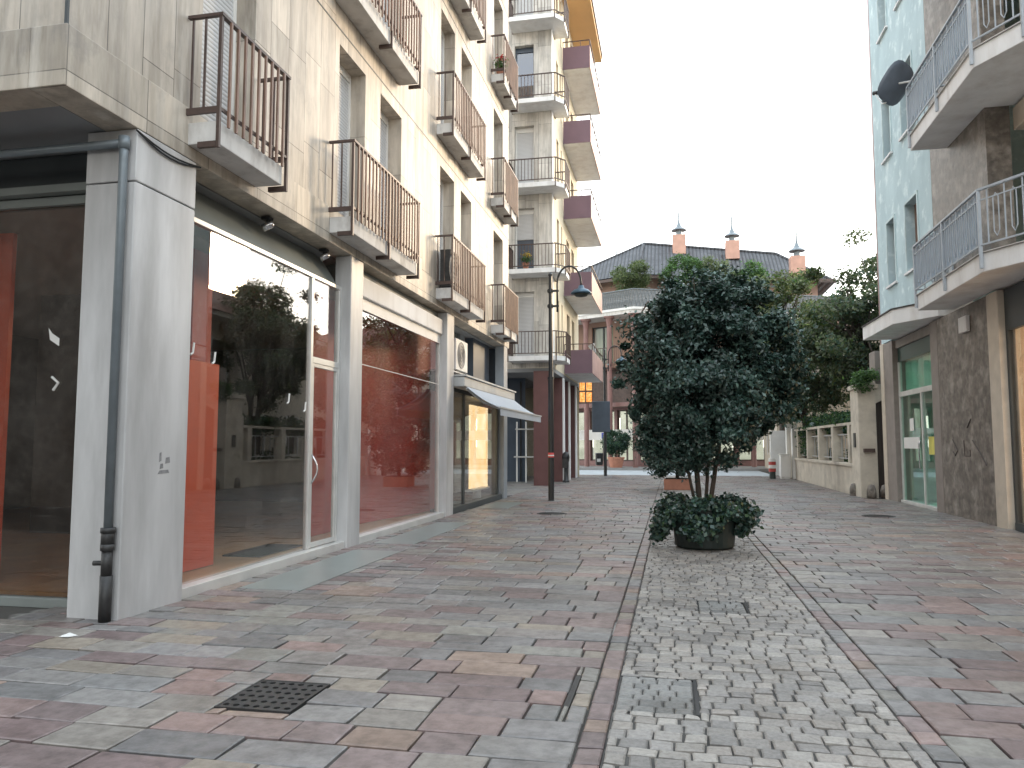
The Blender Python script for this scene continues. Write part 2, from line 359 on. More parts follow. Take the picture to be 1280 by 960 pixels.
# ------------------------------------------------------------------ ground
def stones(name, mat, rects, gap, bev, depth, tilt, palette, jitter=0.0):
    """real bevelled paving stones in one mesh with a colour of its own each"""
    vs = []; fs = []; tn = []
    for (x0, x1, y0, y1) in rects:
        g = gap*random.uniform(0.6, 1.3)
        x0 += g/2; x1 -= g/2; y0 += g/2; y1 -= g/2
        if x1-x0 < 0.02 or y1-y0 < 0.02: continue
        dz = random.gauss(0, tilt); tx = random.gauss(0, tilt*0.8); ty = random.gauss(0, tilt*0.8)
        c = random.choice(palette); k = random.uniform(0.84, 1.16)*1.27; gm_ = sum(c)/3*0.6+0.07; c = [(x*0.85+gm_*0.15)*k*w_ for x, w_ in zip(c, (1.07, 1.0, 0.94))]
        o = len(vs)
        j = lambda: random.uniform(-jitter, jitter)
        P = [(x0+j(),y0+j()),(x1+j(),y0+j()),(x1+j(),y1+j()),(x0+j(),y1+j())]
        Q = [(P[0][0]+bev,P[0][1]+bev),(P[1][0]-bev,P[1][1]+bev),(P[2][0]-bev,P[2][1]-bev),(P[3][0]+bev,P[3][1]-bev)]
        sg = [(-1,-1),(1,-1),(1,1),(-1,1)]
        vs += [(x,y,-depth) for x,y in P]
        vs += [(x,y,-bev*0.7+dz+sx*tx+sy*ty) for (x,y),(sx,sy) in zip(P,sg)]
        vs += [(x,y,dz+sx*tx+sy*ty) for (x,y),(sx,sy) in zip(Q,sg)]
        fs.append((o+8,o+9,o+10,o+11))
        for i in range(4):
            k2 = (i+1)%4
            fs.append((o+4+i,o+4+k2,o+8+k2,o+8+i)); fs.append((o+i,o+k2,o+4+k2,o+4+i))
        tn += [(c[0],c[1],c[2],1.0)]*12
    mb = MB(); mb.v = vs; mb.f = fs
    return kind(mb.build(name, mat, tint=tn))

GREYS = [(0.155,0.165,0.175),(0.18,0.185,0.19),(0.205,0.20,0.19),(0.14,0.145,0.155),(0.19,0.195,0.185),(0.165,0.16,0.16),(0.18,0.185,0.195)]
PINKS = [(0.20,0.145,0.14),(0.155,0.12,0.125),(0.18,0.14,0.14),(0.215,0.165,0.14),(0.165,0.135,0.14),(0.14,0.115,0.12)]
TANS = [(0.215,0.195,0.165),(0.20,0.185,0.16)]
S_L0, S_L1, S_R0, S_R1 = -0.46, -0.33, 1.12, 1.25      # border rows of the cobbled strip
def rows(x0, x1, y0, y1, rh=0.25, lo=0.28, hi=0.58, clip=None):
    out = []; y = y0
    while y < y1-0.05:
        h = min(rh*random.uniform(0.9, 1.12), y1-y)
        x = x0 - random.uniform(0, 0.3)
        while x < x1:
            l = random.uniform(lo, hi); a, b = max(x, x0), min(x+l, x1)
            if x1-b < 0.12: b = x1
            if b-a > 0.06: out.append((a, b, y, y+h))
            x += l if b < x1 else 99
        y += h
    return out
def cut(rects, boxes):
    return [r for r in rects if not any(r[0] < b[1] and r[1] > b[0] and r[2] < b[3] and r[3] > b[2] for b in boxes)]
GR = (-2.44, -1.99, 3.84, 4.34)   # drain grate
MATS = [(-4.22, -3.55, 7.0, 9.85), (-4.24, -3.62, 10.55, 13.7), (-4.30, -3.62, 17.0, 18.85)]
left = rows(-14, S_L0, 0.9, 5.4) + rows(-5.3, S_L0, 5.4, 6.1) + rows(-4.42, S_L0, 6.1, 37.3)
def clipcut(rects, boxes):
    out = []
    for r in rects:
        pend = [r]
        for b in boxes:
            nxt = []
            for q in pend:
                if q[0] < b[1] and q[1] > b[0] and q[2] < b[3] and q[3] > b[2]:
                    if q[0] < b[0]: nxt.append((q[0], b[0], q[2], q[3]))
                    if q[1] > b[1]: nxt.append((b[1], q[1], q[2], q[3]))
                    a0, a1 = max(q[0], b[0]), min(q[1], b[1])
                    if q[2] < b[2]: nxt.append((a0, a1, q[2], b[2]))
                    if q[3] > b[3]: nxt.append((a0, a1, b[3], q[3]))
                else: nxt.append(q)
            pend = nxt
        out += pend
    return out
left = clipcut(left, [GR] + MATS + [(-0.60, -0.565, 4.25, 4.82)])
right = rows(S_R1, 5.55, 0.9, 22.0) + rows(S_R1, 5.0, 22.0, 37.3)
far_l = rows(-12, -4.42, 20.8, 37.3, 0.5, 0.5, 1.0)
far_l = [r for r in far_l if r[2] > 20.8]
stones('paving', M['paver'], left, 0.013, 0.007, 0.05, 0.0022, GREYS*3 + PINKS*2 + TANS, 0.003)
stones('paving_right', M['paver'], right, 0.013, 0.007, 0.05, 0.0022, GREYS*4 + PINKS*2, 0.003)
stones('arcade_paving', M['paver'], far_l, 0.012, 0.006, 0.05, 0.001, GREYS)
bord = []
for (a, b) in ((S_L0, S_L1), (S_R0, S_R1)):
    y = 0.9
    while y < 37.2:
        l = random.uniform(0.16, 0.26); bord.append((a, b, y, y+l)); y += l
stones('strip_border', M['paver'], bord, 0.014, 0.008, 0.05, 0.002, PINKS*3 + GREYS*2 + TANS)
COVER = (-0.328, 0.12, 4.24, 4.86); COVER2 = (0.2, 0.62, 6.82, 7.3)
cob = []
y = 0.9
while y < 37.2:
    h = random.uniform(0.092, 0.115); x = S_L1 - random.uniform(0, 0.08); ph = random.uniform(0, 6)
    while x < S_R0:
        l = random.uniform(0.095, 0.155); a, b = max(x, S_L1), min(x+l, S_R0)
        if S_R0-b < 0.05: b = S_R0
        sh = 0.004*math.sin(x*7+ph)+random.uniform(-0.003, 0.003)
        if b-a > 0.03: cob.append((a, b, y+sh, y+h+sh))
        x += l if b < S_R0 else 99
    y += h
cob = clipcut(cob, [COVER, COVER2])
stones('cobbles', M['cobble'], cob, 0.011, 0.009, 0.016, 0.0022, [(0.235,0.235,0.23),(0.28,0.28,0.27),(0.195,0.198,0.198),(0.255,0.248,0.236),(0.22,0.222,0.222)], 0.0055)

g = MB().add([(-400,-300,-0.022),(400,-300,-0.022),(400,700,-0.022),(-400,700,-0.022)], [(0,1,2,3)]).build('ground', M['mortar']); kind(g)
MB().add([(S_L1-0.005,0.9,-0.015),(S_R0+0.005,0.9,-0.015),(S_R0+0.005,37.3,-0.015),(S_L1-0.005,37.3,-0.015)], [(0,1,2,3)])
kind(B(S_L1-0.004, S_R0+0.004, 0.9, 37.29, -0.0215, -0.014).build('cobble_bed', plain('sandy_joint', (0.075, 0.072, 0.068), 0.95, 0.4, 9)))
g = B(-60, 4.7, 37.3, 44.45, -0.1, -0.004).build('road', M['road']); kind(g)
g = B(-60, 4.7, 44.45, 44.6, -0.1, 0.13).build('road_kerb', M['kerbpave'], bevel=0.01); kind(g)
g = B(-60, 60, 44.602, 70, -0.1, 0.125).build('pavement', M['kerbpave']); kind(g)

# covers with their own cobbles and steel rim
def cover(rect, label):
    x0, x1, y0, y1 = rect
    t = thing('access_cover', ((x0+x1)/2, (y0+y1)/2, -0.02), label, 'access cover')
    fr = MB(); w = 0.012
    fr.box(x0, x1, y0, y0+w*0.5, -0.03, -0.006); fr.box(x0, x1, y1-w*0.7, y1, -0.03, -0.002); fr.box(x0, x0+w*0.5, y0+w*0.5, y1-w*0.7, -0.03, -0.006); fr.box(x1-w*1.6, x1, y0+w*0.5, y1-w*0.7, -0.03, -0.003)
    fr.build('rim', M['iron'], t)
    vs = MB(); tn = []
    y = y0+w*0.5+0.003
    while y < y1-w*0.7-0.03:
        h = random.uniform(0.08, 0.11); h = min(h, y1-w*0.7-y); x = x0+w*0.5+0.003
        while x < x1-w*1.8-0.03:
            l = min(random.uniform(0.08, 0.14), x1-w*1.8-x)
            c = random.choice([(0.245,0.243,0.232),(0.275,0.27,0.258),(0.21,0.21,0.203)])
            a, b, d, e = x, x+l-0.008, y, y+h-0.008; bv = 0.008
            vs.add([(a,d,-0.02),(b,d,-0.02),(b,e,-0.02),(a,e,-0.02),(a,d,-0.005),(b,d,-0.005),(b,e,-0.005),(a,e,-0.005),(a+bv,d+bv,0.002),(b-bv,d+bv,0.002),(b-bv,e-bv,0.002),(a+bv,e-bv,0.002)],
                   [(8,9,10,11)]+[(4+i,4+(i+1)%4,8+(i+1)%4,8+i) for i in range(4)]+[(i,(i+1)%4,4+(i+1)%4,4+i) for i in range(4)])
            tn += [(*c, 1)]*12; x += l
        y += h
    vs.build('cobble_infill', M['cobble'], t, tint=tn)
    return t
cover(COVER, 'cobble-filled access cover with dark rim beside the brick border, nearest the viewer')
cover(COVER2, 'smaller cobble-filled access cover midway between the near cover and the dark planter')

t = thing('drain_grate', (-2.215, 4.09, 0), 'square black cast-iron drain grate with round holes set in the slab paving', 'drain grate')
gb = MB(); x0, x1, y0, y1 = GR; nx, ny = 7, 6
bm = bmesh.new()
# plate with square-ish octagonal holes
cx = (x1-x0-0.03)/nx; cy = (y1-y0-0.03)/ny
gb.box(x0+0.004, x1-0.004, y0+0.004, y0+0.015, -0.02, 0.002); gb.box(x0+0.004, x1-0.004, y1-0.015, y1-0.004, -0.02, 0.002)
gb.box(x0+0.004, x0+0.015, y0+0.015, y1-0.015, -0.02, 0.002); gb.box(x1-0.015, x1-0.004, y0+0.015, y1-0.015, -0.02, 0.002)
for i in range(nx):
    for j in range(ny):
        ax, ay = x0+0.015+i*cx, y0+0.015+j*cy; mx, my = ax+cx/2, ay+cy/2; r = 0.5*min(cx, cy)*0.62; n = 12
        sq = []
        for k in range(n):
            a = 2*math.pi*(k+0.5)/n; s = 1/max(abs(math.cos(a)), abs(math.sin(a)))
            sq.append((mx+cx/2*s*math.cos(a), my+cy/2*s*math.sin(a)))
        ci = [(mx+r*math.cos(2*math.pi*(k+0.5)/n), my+r*math.sin(2*math.pi*(k+0.5)/n)) for k in range(n)]
        gb.add([(x,y,0) for x,y in sq]+[(x,y,0) for x,y in ci]+[(x,y,-0.02) for x,y in ci],
               [(k,(k+1)%n,n+(k+1)%n,n+k) for k in range(n)]+[(n+k,n+(k+1)%n,2*n+(k+1)%n,2*n+k) for k in range(n)])
gb.build('grate_plate', M['iron'], t)
B(x0+0.005, x1-0.005, y0+0.005, y1-0.005, -0.0215, -0.0205).build('pit_shade', M['pitshade'], t)  # black sheet standing in for the shade below the grate

for (r, lab) in zip(MATS, ('long grey-green stone slab before the glass door, nearest of the flush slabs',
                           'long grey-green stone slab below the red-walled shop window',
                           'short grey-green stone slab under the pale awning')):
    tag(B(r[0]+0.004, r[1]-0.004, r[2]+0.004, r[3]-0.004, -0.06, 0.001).build('threshold_slab', M['matslab'], base=((r[0]+r[1])/2, (r[2]+r[3])/2, 0), bevel=0.003), lab, 'stone slab', 'flush slabs before the shops')
t = B(-0.60, -0.567, 4.25, 4.82, -0.06, -0.008).build('drain_slot', M['iron'], base=(-0.575, 4.5, 0)); tag(t, 'narrow dark joint cover at the slabs beside the brick border', 'joint cover')

for (x, y, lab) in ((-2.45, 15.85, 'dark round manhole cover in the slabs in front of the red-walled shop'), (4.0, 16.6, 'dark round manhole cover in the slabs before the green glass door')):
    t = thing('manhole_cover', (x, y, 0), lab, 'manhole cover', 'round manhole covers')
    MB().lathe((x, y, -0.02), [(0.31, 0), (0.31, 0.0265), (0.29, 0.027), (0.285, 0.024), (0, 0.024)], 28).build('lid', M['iron'], t)
    b = MB()
    for i in range(-3, 4):
        hw_ = math.sqrt(0.27**2-(0.07*i)**2); b.box(x-hw_, x+hw_, y+0.07*i-0.012, y+0.07*i+0.012, 0.0045, 0.0075)
    b.build('ribs', M['iron'], t)
ps = MB().add([(-4.42,4.96,0.006),(-4.33,4.94,0.012),(-4.31,5.02,0.006),(-4.39,5.03,0.02)], [(0,1,2,3)]).build('paper_scrap', M['white'], base=(-4.37, 4.98, 0))
ps.modifiers.new('thick', 'SOLIDIFY').thickness = 0.002; tag(ps, 'small crumpled white paper scrap on the slabs by the corner pillar', 'litter')

# ------------------------------------------------------------------ building A (marble-clad, left)
XA = -4.40; YA0, YA1 = 4.74, 20.7; ZS = 4.08; ST = 3.25
A = thing('marble_building', (-4.4, 4.74, 0), 'marble-clad apartment block with shops below and brown-railed balconies, left of the street', 'building')
winY = [(6.4, 7.35), (9.5, 10.42), (11.02, 11.98), (14.2, 15.2), (15.72, 16.62), (18.85, 19.95)]
holes = [(a, b, 4.46+ST*k, 6.93+ST*k) for a, b in winY for k in range(4)]
ZT = 18.2
w = wall_holes(MB(), 'x', XA, YA0, YA1, 4.56, ZT, holes, -0.24)
w.build('wall', M['marble_e'], A)
holesS = [(-8.4, -7.3, 4.9+ST*k, 6.9+ST*k) for k in range(4)] + [(-12.0, -10.9, 4.9+ST*k, 6.9+ST*k) for k in range(4)]
w = wall_holes(MB(), 'y', YA0, -14, XA, 4.56, ZT, holesS, 0.24)
w.add([(-14,YA1,ZS),(XA,YA1,ZS),(XA,YA1,ZT),(-14,YA1,ZT)], [(3,2,1,0)])
w.add([(-14,YA0,ZT),(XA,YA0,ZT),(XA,YA1,ZT),(-14,YA1,ZT)], [(0,1,2,3)])
w.build('wall', M['marble_s'], A)
# bottom band of wide slabs, slightly proud, with a lip
B(XA-0.3, XA+0.018, YA0-0.018, YA1, ZS, 4.558).build('band', M['band_e'], A, bevel=0.006)
B(-14, XA-0.302, YA0-0.018, YA0+0.3, ZS, 4.558).build('band', M['band_s'], A, bevel=0.006)
# thin storey joints
jm = MB()
for k in range(4):
    z = 7.13+ST*k
    jm.box(XA-0.01, XA+0.004, YA0-0.004, YA1, z, z+0.022); jm.box(-14, XA-0.011, YA0-0.004, YA0+0.01, z, z+0.022)
jm.box(XA-0.02, XA+0.006, YA0-0.006, YA0+0.012, 4.56, ZT)
jm.build('storey_joint', M['darkbeam'], A)
B(-14, XA-0.32, YA0+0.3, YA1-0.02, ZS+0.01, ZS+0.3).build('soffit', M['soffit'], A)
# windows with roller shutters
for k in range(4):
    for i, (a, b) in enumerate(winY):
        z0, z1 = 4.46+ST*k, 6.93+ST*k
        fr = MB(); fr.box(XA-0.30, XA-0.235, a, b, z1-0.12, z1); fr.box(XA-0.29, XA-0.236, a, a+0.05, z0, z1-0.121); fr.box(XA-0.29, XA-0.236, b-0.05, b, z0, z1-0.121)
        f = fr.build('window', M['white'], A)
        B(XA-0.285, XA-0.25, a+0.05, b-0.05, z0, z1-0.121).build('shutter', M['shutter'], f)
for (a, b, z0, z1) in holesS:
    f = B(a, b, YA0+0.242, YA0+0.3, z0, z1).build('window', M['shutter'], A)
# balconies
def balcony_a(y0, y1, k, mat=None):
    z = 4.2+ST*k; x1 = XA+0.32
    s = B(XA+0.002, x1, y0+0.03, y1-0.03, z, z+0.21).build('balcony', M['slabgrey'], A, bevel=0.008)
    r = MB(); zt = z+1.23; zb = z+0.33; xo = x1+0.03
    r.box(xo-0.025, xo+0.025, y0-0.02, y1+0.02, zt-0.03, zt)                       # top rail front
    for yy in (y0, y1): r.box(XA+0.01, xo-0.026, yy-0.02, yy+0.02, zt-0.03, zt); r.box(XA+0.01, xo-0.014, yy-0.015, yy+0.015, zb-0.06, zb)
    r.box(xo-0.012, xo+0.012, y0-0.01, y1+0.01, zb-0.03, zb)
    n = 3 if y1-y0 > 1.6 else 2
    for i in range(n):
        yy = y0+(y1-y0)*i/(n-1)
        r.box(xo-0.016, xo+0.016, yy-0.016, yy+0.016, z-0.06, zt-0.031)
        r.box(xo-0.2, xo-0.017, yy-0.02, yy+0.02, z-0.055, z-0.002)
    for yy in (y0, y1):
        for xx in (XA+0.06, XA+0.19): r.box(xx-0.009, xx+0.009, yy-0.009, yy+0.009, zb-0.001, zt-0.031)
    rl = r.build('railing', M['rail'], s)
    bl = MB(); m = max(7, int((y1-y0)/0.125))
    for i in range(1, m):
        yy = y0+(y1-y0)*i/m
        bl.box(xo+0.0125, xo+0.034, yy-0.014, yy+0.014, zb-0.16, zt-0.032)
    bl.build('balusters', M['rail_wood'], s)
BALC = [(6.18, 7.45), (9.22, 11.9), (13.9, 16.5), (18.5, 20.25)]
for k in range(4):
    for y0, y1 in BALC: balcony_a(y0, y1, k)

# ground floor: pillars
PIL = [(5.53, 6.36), (9.98, 10.42), (14.72, 15.22), (20.05, 20.5)]
XG = -4.56
p = B(-4.87, -4.385, 5.53, 6.36, -0.05, 3.62).build('pillar', M['pillar'], A, bevel=0.012)
B(-4.87, -4.385, 5.53, 6.36, 3.63, ZS-0.004).build('pillar_head', M['pillar'], p, bevel=0.008)
for (a, b), mm in zip(PIL[1:], ('pillar', 'pillar', 'blade')):
    B(-4.63, -4.385, a, b, -0.05, ZS-0.004).build('pillar', M[mm], A, bevel=0.012)
B(-4.83, -4.80, 5.505, 5.515, 0, 0.01)
# graffiti smudge and stickers on pillar
gm = MB()
for (y, z, w_, h_) in ((5.98, 1.30, 0.035, 0.09), (6.0, 1.22, 0.05, 0.05), (6.08, 1.27, 0.07, 0.06), (6.03, 1.17, 0.16, 0.035)):
    gm.add([(-4.383, y-w_/2, z-h_/2), (-4.383, y+w_/2, z-h_/2*0.7), (-4.383, y+w_/2*0.8, z+h_/2), (-4.383, y-w_/2*0.7, z+h_/2*0.8)], [(0,1,2,3)])
gm.build('scribble', plain('grey_scribble', (0.22, 0.22, 0.225), 0.7, 0.3, 30), A)
# downpipe on the corner pillar
pm = MB(); px, py = -4.46, 5.47
pm.tube([(px, py, 0.72), (px, py, 3.80), (px, py-0.0, 3.95)], 0.036, 14)
pm.tube([(px-0.03, py, 3.93), (-8.5, py, 3.93)], 0.036, 12)
d = pm.build('downpipe', M['pipe'], A, smooth=True)
cm = MB()
cm.tube([(px, py, 0.0), (px, py, 0.36)], 0.048, 14); cm.tube([(px, py, 0.36), (px, py, 0.56)], 0.043, 14); cm.tube([(px, py, 0.56), (px, py, 0.61)], 0.054, 14); cm.tube([(px, py, 0.61), (px, py, 0.72)], 0.052, 14)
cm.tube([(px, py, 0.70), (px, py, 0.74)], 0.058, 14); cm.tube([(px, py, 0.46), (px-0.1, py-0.03, 0.46)], 0.02, 8)
MB().tube([(px, py, 3.88), (px, py, 3.985)], 0.046, 14).build('pipe_collar', M['pipe'], d, smooth=True)
cm.build('pipe_boot', M['iron'], d, smooth=True)
cb = MB()
for o in (0, 0.03): cb.tube([(XA+0.03, 5.5+0.9*i/8, 4.05-(0.05+o)*math.sin(math.pi*i/8)) for i in range(9)], 0.008, 6)
cb.build('cable', M['black'], A)

# fascia beams above the glass + spotlights
def fascia(y0, y1, zt):
    f = MB(); f.box(-4.95, XG-0.03, y0, y1, zt, ZS-0.003)
    return f
f = MB().add([(XG-0.02, 6.36, 3.63), (XG-0.02, 9.98, 3.63), (XG-0.30, 9.98, ZS-0.004), (XG-0.30, 6.36, ZS-0.004)], [(0,1,2,3)])
f.box(-5.2, XG-0.31, 6.36, 9.98, 3.6, ZS-0.004)
f.build('fascia', M['fascia'], A)
B(-4.98, XA-0.301, 6.37, 20.5, ZS-0.012, ZS-0.006).build('soffit_strip', M['soffit'], A)
B(-5.2, XG-0.02, 10.42, 14.72, 3.75, ZS-0.013).build('fascia', M['fascia'], A)
# cream blind box of the second shop
B(XG-0.018, XG+0.09, 10.44, 14.70, 3.62, 3.92).build('blind_box', M['slabwhite'], A, bevel=0.015)
B(XG+0.02, XG+0.035, 10.44, 14.70, 3.44, 3.619).build('blind_valance', M['white'], A)
sm_metal = plain('chrome_spot', (0.6, 0.6, 0.62), 0.25, 0.05, 3, metal=0.9)
for yy in (6.5, 8.05, 9.55):
    s = MB(); s.box(XA-0.25, XA-0.15, yy-0.05, yy+0.05, ZS-0.05, ZS-0.013)
    s.tube([(XA-0.2, yy, ZS-0.05), (XA-0.2, yy, ZS-0.11)], 0.012, 8)
    o = s.build('spotlight', M['black'], A)
    q = MB().tube([(XA-0.24, yy-0.03, ZS-0.15), (XA-0.16, yy+0.02, ZS-0.09), (XA-0.14, yy+0.03, ZS-0.08)], [0.045, 0.045, 0.03], 12); q.build('lamp_head', sm_metal, o, smooth=True)

# shop window 1 (door at its right) -----------------------------------------
def shop_frame(y0, y1, zt, posts=(), transoms=(), sill=0.09):
    f = MB()
    f.box(XG-0.06, XG+0.14, y0+0.003, y1-0.003, -0.02, sill)
    f.box(XG-0.04, XG+0.03, y0+0.003, y1-0.003, zt, zt+0.05)
    f.box(XG-0.03, XG+0.03, y0+0.003, y0+0.045, sill, zt); f.box(XG-0.03, XG+0.03, y1-0.045, y1-0.003, sill, zt)
    for yy in posts: f.box(XG-0.031, XG+0.031, yy-0.03, yy+0.03, sill+0.001, zt-0.001)
    for (a, b, z) in transoms: f.box(XG-0.032, XG+0.032, a, b, z-0.03, z+0.05)
    return f
sw = shop_frame(6.36, 9.98, 3.58, (9.12,), ((9.15, 9.935, 2.50),)).build('shop_window', M['alu'], A, bevel=0.004)
B(XG-0.006, XG+0.006, 6.41, 9.09, 0.091, 3.579).build('pane', M['glass'], sw)
B(XG-0.006, XG+0.006, 9.15, 9.93, 2.551, 3.579).build('pane', M['glass'], sw)
dm = MB(); dm.box(XG-0.02, XG+0.025, 9.152, 9.20, 0.1, 2.469); dm.box(XG-0.02, XG+0.025, 9.885, 9.934, 0.1, 2.469); dm.box(XG-0.02, XG+0.025, 9.2, 9.885, 0.1, 0.16); dm.box(XG-0.02, XG+0.025, 9.2, 9.885, 2.42, 2.469)
sd = dm.build('door', M['alu'], A, bevel=0.003)
B(XG-0.005, XG+0.005, 9.2, 9.885, 0.16, 2.42).build('pane', M['glass'], sd)
hm = MB().tube([(XG+0.026, 9.18, 0.92)]+[(XG+0.026+0.075*math.sin(math.pi*i/8), 9.18+0.015*math.sin(math.pi*i/8), 0.92+0.36*i/8) for i in range(9)], 0.011, 8)
hm.build('handle', sm_metal, sd, smooth=True)
st = MB()
for (y, z) in ((6.62, 2.35), (6.98, 2.3), (8.55, 1.98), (8.98, 1.9)):
    st.tube([(XG+0.012, y-0.02, z-0.07), (XG+0.012, y+0.015, z-0.05), (XG+0.012, y+0.03, z+0.05)], 0.011, 6)
st.build('tape_scrap', M['white'], sw)
# shop window 2
sw = shop_frame(10.42, 14.72, 3.7).build('shop_window', M['alu'], A, bevel=0.004)
B(XG-0.006, XG+0.006, 10.465, 14.675, 0.091, 3.699).build('pane', M['glass'], sw)
B(XG+0.012, XG+0.016, 10.47, 14.67, 2.615, 2.625).build('wire', M['white'], sw)
# interiors
B(-13.9, XG-0.065, 6.2, 17.2, -0.1, 0.05).build('shop_floor', M['tan'], A)
i = MB(); i.box(-13.9, -5.21, 6.4, 17.2, 3.78, 3.85); i.build('shop_ceiling', M['ceil'], A)
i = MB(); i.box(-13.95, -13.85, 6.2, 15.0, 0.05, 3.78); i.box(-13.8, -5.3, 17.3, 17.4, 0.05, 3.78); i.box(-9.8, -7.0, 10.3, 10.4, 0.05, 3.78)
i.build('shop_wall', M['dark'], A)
B(-5.16, -5.10, 6.7, 7.95, 0.06, 2.33).build('partition', M['red'], A, bevel=0.004)
B(-5.17, -5.06, 6.68, 7.97, 0.05, 0.09)
B(-5.32, -5.24, 7.62, 7.98, 0.05, 3.7).build('partition', M['redwall'], A)
B(-5.3, -5.24, 10.56, 11.7, 0.06, 3.7).build('partition', M['redwall'], A)
MB().prism([(-5.45, 11.75), (-5.38, 11.72), (-4.84, 15.8), (-4.91, 15.83)], 0.06, 3.74).build('partition', M['redwall'], A)
B(-5.4, -4.9, 8.6, 9.7, 0.051, 0.07).build('doormat', M['black'], A)
# south shopfront
YG = 5.95
f = MB(); f.box(-13, -4.875, YG-0.06, YG+0.05, -0.02, 0.06); f.box(-13, -4.875, YG-0.05, YG+0.05, 3.60, 3.68); f.box(-4.93, -4.875, YG-0.03, YG+0.03, 0.06, 3.6); f.box(-8.0, -7.94, YG-0.03, YG+0.03, 0.06, 3.6)
sw = f.build('shop_window', M['fascia'], A, bevel=0.004)
B(-7.94, -4.93, YG-0.006, YG+0.006, 0.061, 3.599).build('pane', M['glass_dark'], sw)
B(-13, -8.0, YG-0.006, YG+0.006, 0.061, 3.599).build('pane', M['glass_dark'], sw)
st = MB()
st.add([(-5.53, YG-0.012, 2.36), (-5.43, YG-0.012, 2.30), (-5.43, YG-0.012, 2.37), (-5.51, YG-0.012, 2.42), (-5.55, YG-0.012, 2.47)], [(0,1,2,3,4)])
st.add([(-5.49, YG-0.012, 2.02), (-5.42, YG-0.012, 1.97), (-5.43, YG-0.012, 1.93), (-5.42, YG-0.013, 1.98)], [(0,1,2,3)])
st.tube([(-5.49, YG-0.012, 2.02), (-5.42, YG-0.012, 1.965), (-5.47, YG-0.012, 1.90)], 0.012, 6)
st.build('tape_scrap', M['white'], sw)
B(-13, -4.875, YG-0.02, YG+0.3, 3.69, ZS-0.006).build('fascia', M['darkbeam'], A)
B(-13, -4.875, YG-0.14, YG-0.025, 3.69, 3.76).build('ledge', M['fascia'], A)
B(-7.3, -6.5, 6.45, 6.5, 0.06, 3.55).build('partition', M['red'], A)
B(-6.9, -6.0, 7.9, 8.0, 0.06, 2.2).build('partition', M['dark'], A)

# third shop under the awning
f = MB(); f.box(XG-0.06, XG+0.12, 15.22, 20.05, -0.02, 0.12); f.box(XG-0.03, XG+0.03, 15.223, 15.33, 0.12, 2.55); f.box(XG-0.03, XG+0.03, 16.55, 16.65, 0.12, 2.55); f.box(XG-0.03, XG+0.03, 19.9, 20.047, 0.12, 2.55)
sw = f.build('shop_window', M['darkbeam'], A, bevel=0.004)
B(XG-0.006, XG+0.006, 15.33, 19.9, 0.121, 2.549).build('pane', M['glass'], sw)
B(-5.0, XG-0.035, 15.22, 20.05, 2.55, 2.95).build('fascia', M['darkbeam'], A)
# recess above the awning
B(-5.1, -5.0, 15.22, 20.05, 2.951, ZS-0.013).build('recess_wall', M['fascia'], A)
B(-4.999, -4.92, 17.6, 18.0, 2.951, ZS-0.013).build('recess_post', M['blade'], A)
B(-4.999, -4.79, 18.35, 20.04, 2.951, ZS-0.013).build('recess_panel', M['navy'], A)
B(-5.0, -4.47, 15.225, 20.04, 2.951, 2.98).build('recess_floor', M['slabgrey'], A)
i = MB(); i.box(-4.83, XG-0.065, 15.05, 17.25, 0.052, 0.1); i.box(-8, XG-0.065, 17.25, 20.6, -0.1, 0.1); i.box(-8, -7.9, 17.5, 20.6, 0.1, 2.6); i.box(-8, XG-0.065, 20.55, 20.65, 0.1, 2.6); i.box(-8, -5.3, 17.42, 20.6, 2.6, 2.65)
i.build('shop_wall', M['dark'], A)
B(-4.95, -4.91, 18.55, 20.4, 0.3, 2.42).build('lit_panel', M['litwarm'], A)
B(-4.78, -4.74, 15.95, 16.12, 0.3, 2.5).build('lit_panel', M['litwarm'], A)
B(-5.15, -4.95, 17.3, 18.2, 0.3, 2.0).build('display_cabinet', plain('display_grey', (0.4, 0.42, 0.42), 0.5), A)
i = MB(); i.box(-4.88, -4.66, 17.9, 19.6, 0.30, 0.34); i.tube([(-4.77, 18.7, 0.1), (-4.77, 18.7, 0.3)], 0.1, 14); i.build('display_plinth', M['white'], A)
# backing fill of the block
B(-13.9, -8.1, 15.02, 20.6, 0.0, 2.6)
B(-14, -13.96, YA0+1.2, YA1, -0.05, ZS).build('back_wall', M['dark'], A)
B(-13.9, XG-0.2, YA1-0.05, YA1-0.001, -0.05, ZS).build('end_wall', M['navy'], A)

# awning, AC units
t = thing('awning', (XA, 18, 2.7), 'pale grey folding-arm awning over the lit shop window', 'awning')
c = MB(); c.prism([(0,0)]*0 or [(-4.50,15.3),(-4.18,15.3),(-4.18,20.5),(-4.50,20.5)], 2.62, 2.83); c.build('cassette', M['cassette'], t, bevel=0.02)
B(-4.5, -4.14, 15.28, 20.52, 2.835, 2.87).build('cover', M['cassette'], t)
cl = MB(); n = 8
for j in range(n):
    a0, a1 = j/n, (j+1)/n
    P = lambda a: (-4.16+0.72*a, 2.62-0.44*a-0.05*math.sin(math.pi*a))
    (xa, za), (xb, zb) = P(a0), P(a1)
    cl.add([(xa,15.4,za),(xb,15.4,zb),(xb,20.35,zb),(xa,20.35,za),(xa,15.4,za-0.008),(xb,15.4,zb-0.008),(xb,20.35,zb-0.008),(xa,20.35,za-0.008)], [(0,1,2,3),(7,6,5,4),(0,4,5,1),(2,6,7,3)])
cl.box(-3.445, -3.435, 15.4, 20.35, 2.02, 2.172)
cl.build('canopy', M['awning'], t)
B(-3.48, -3.42, 15.36, 20.39, 2.165, 2.20).build('front_bar', M['cassette'], t)
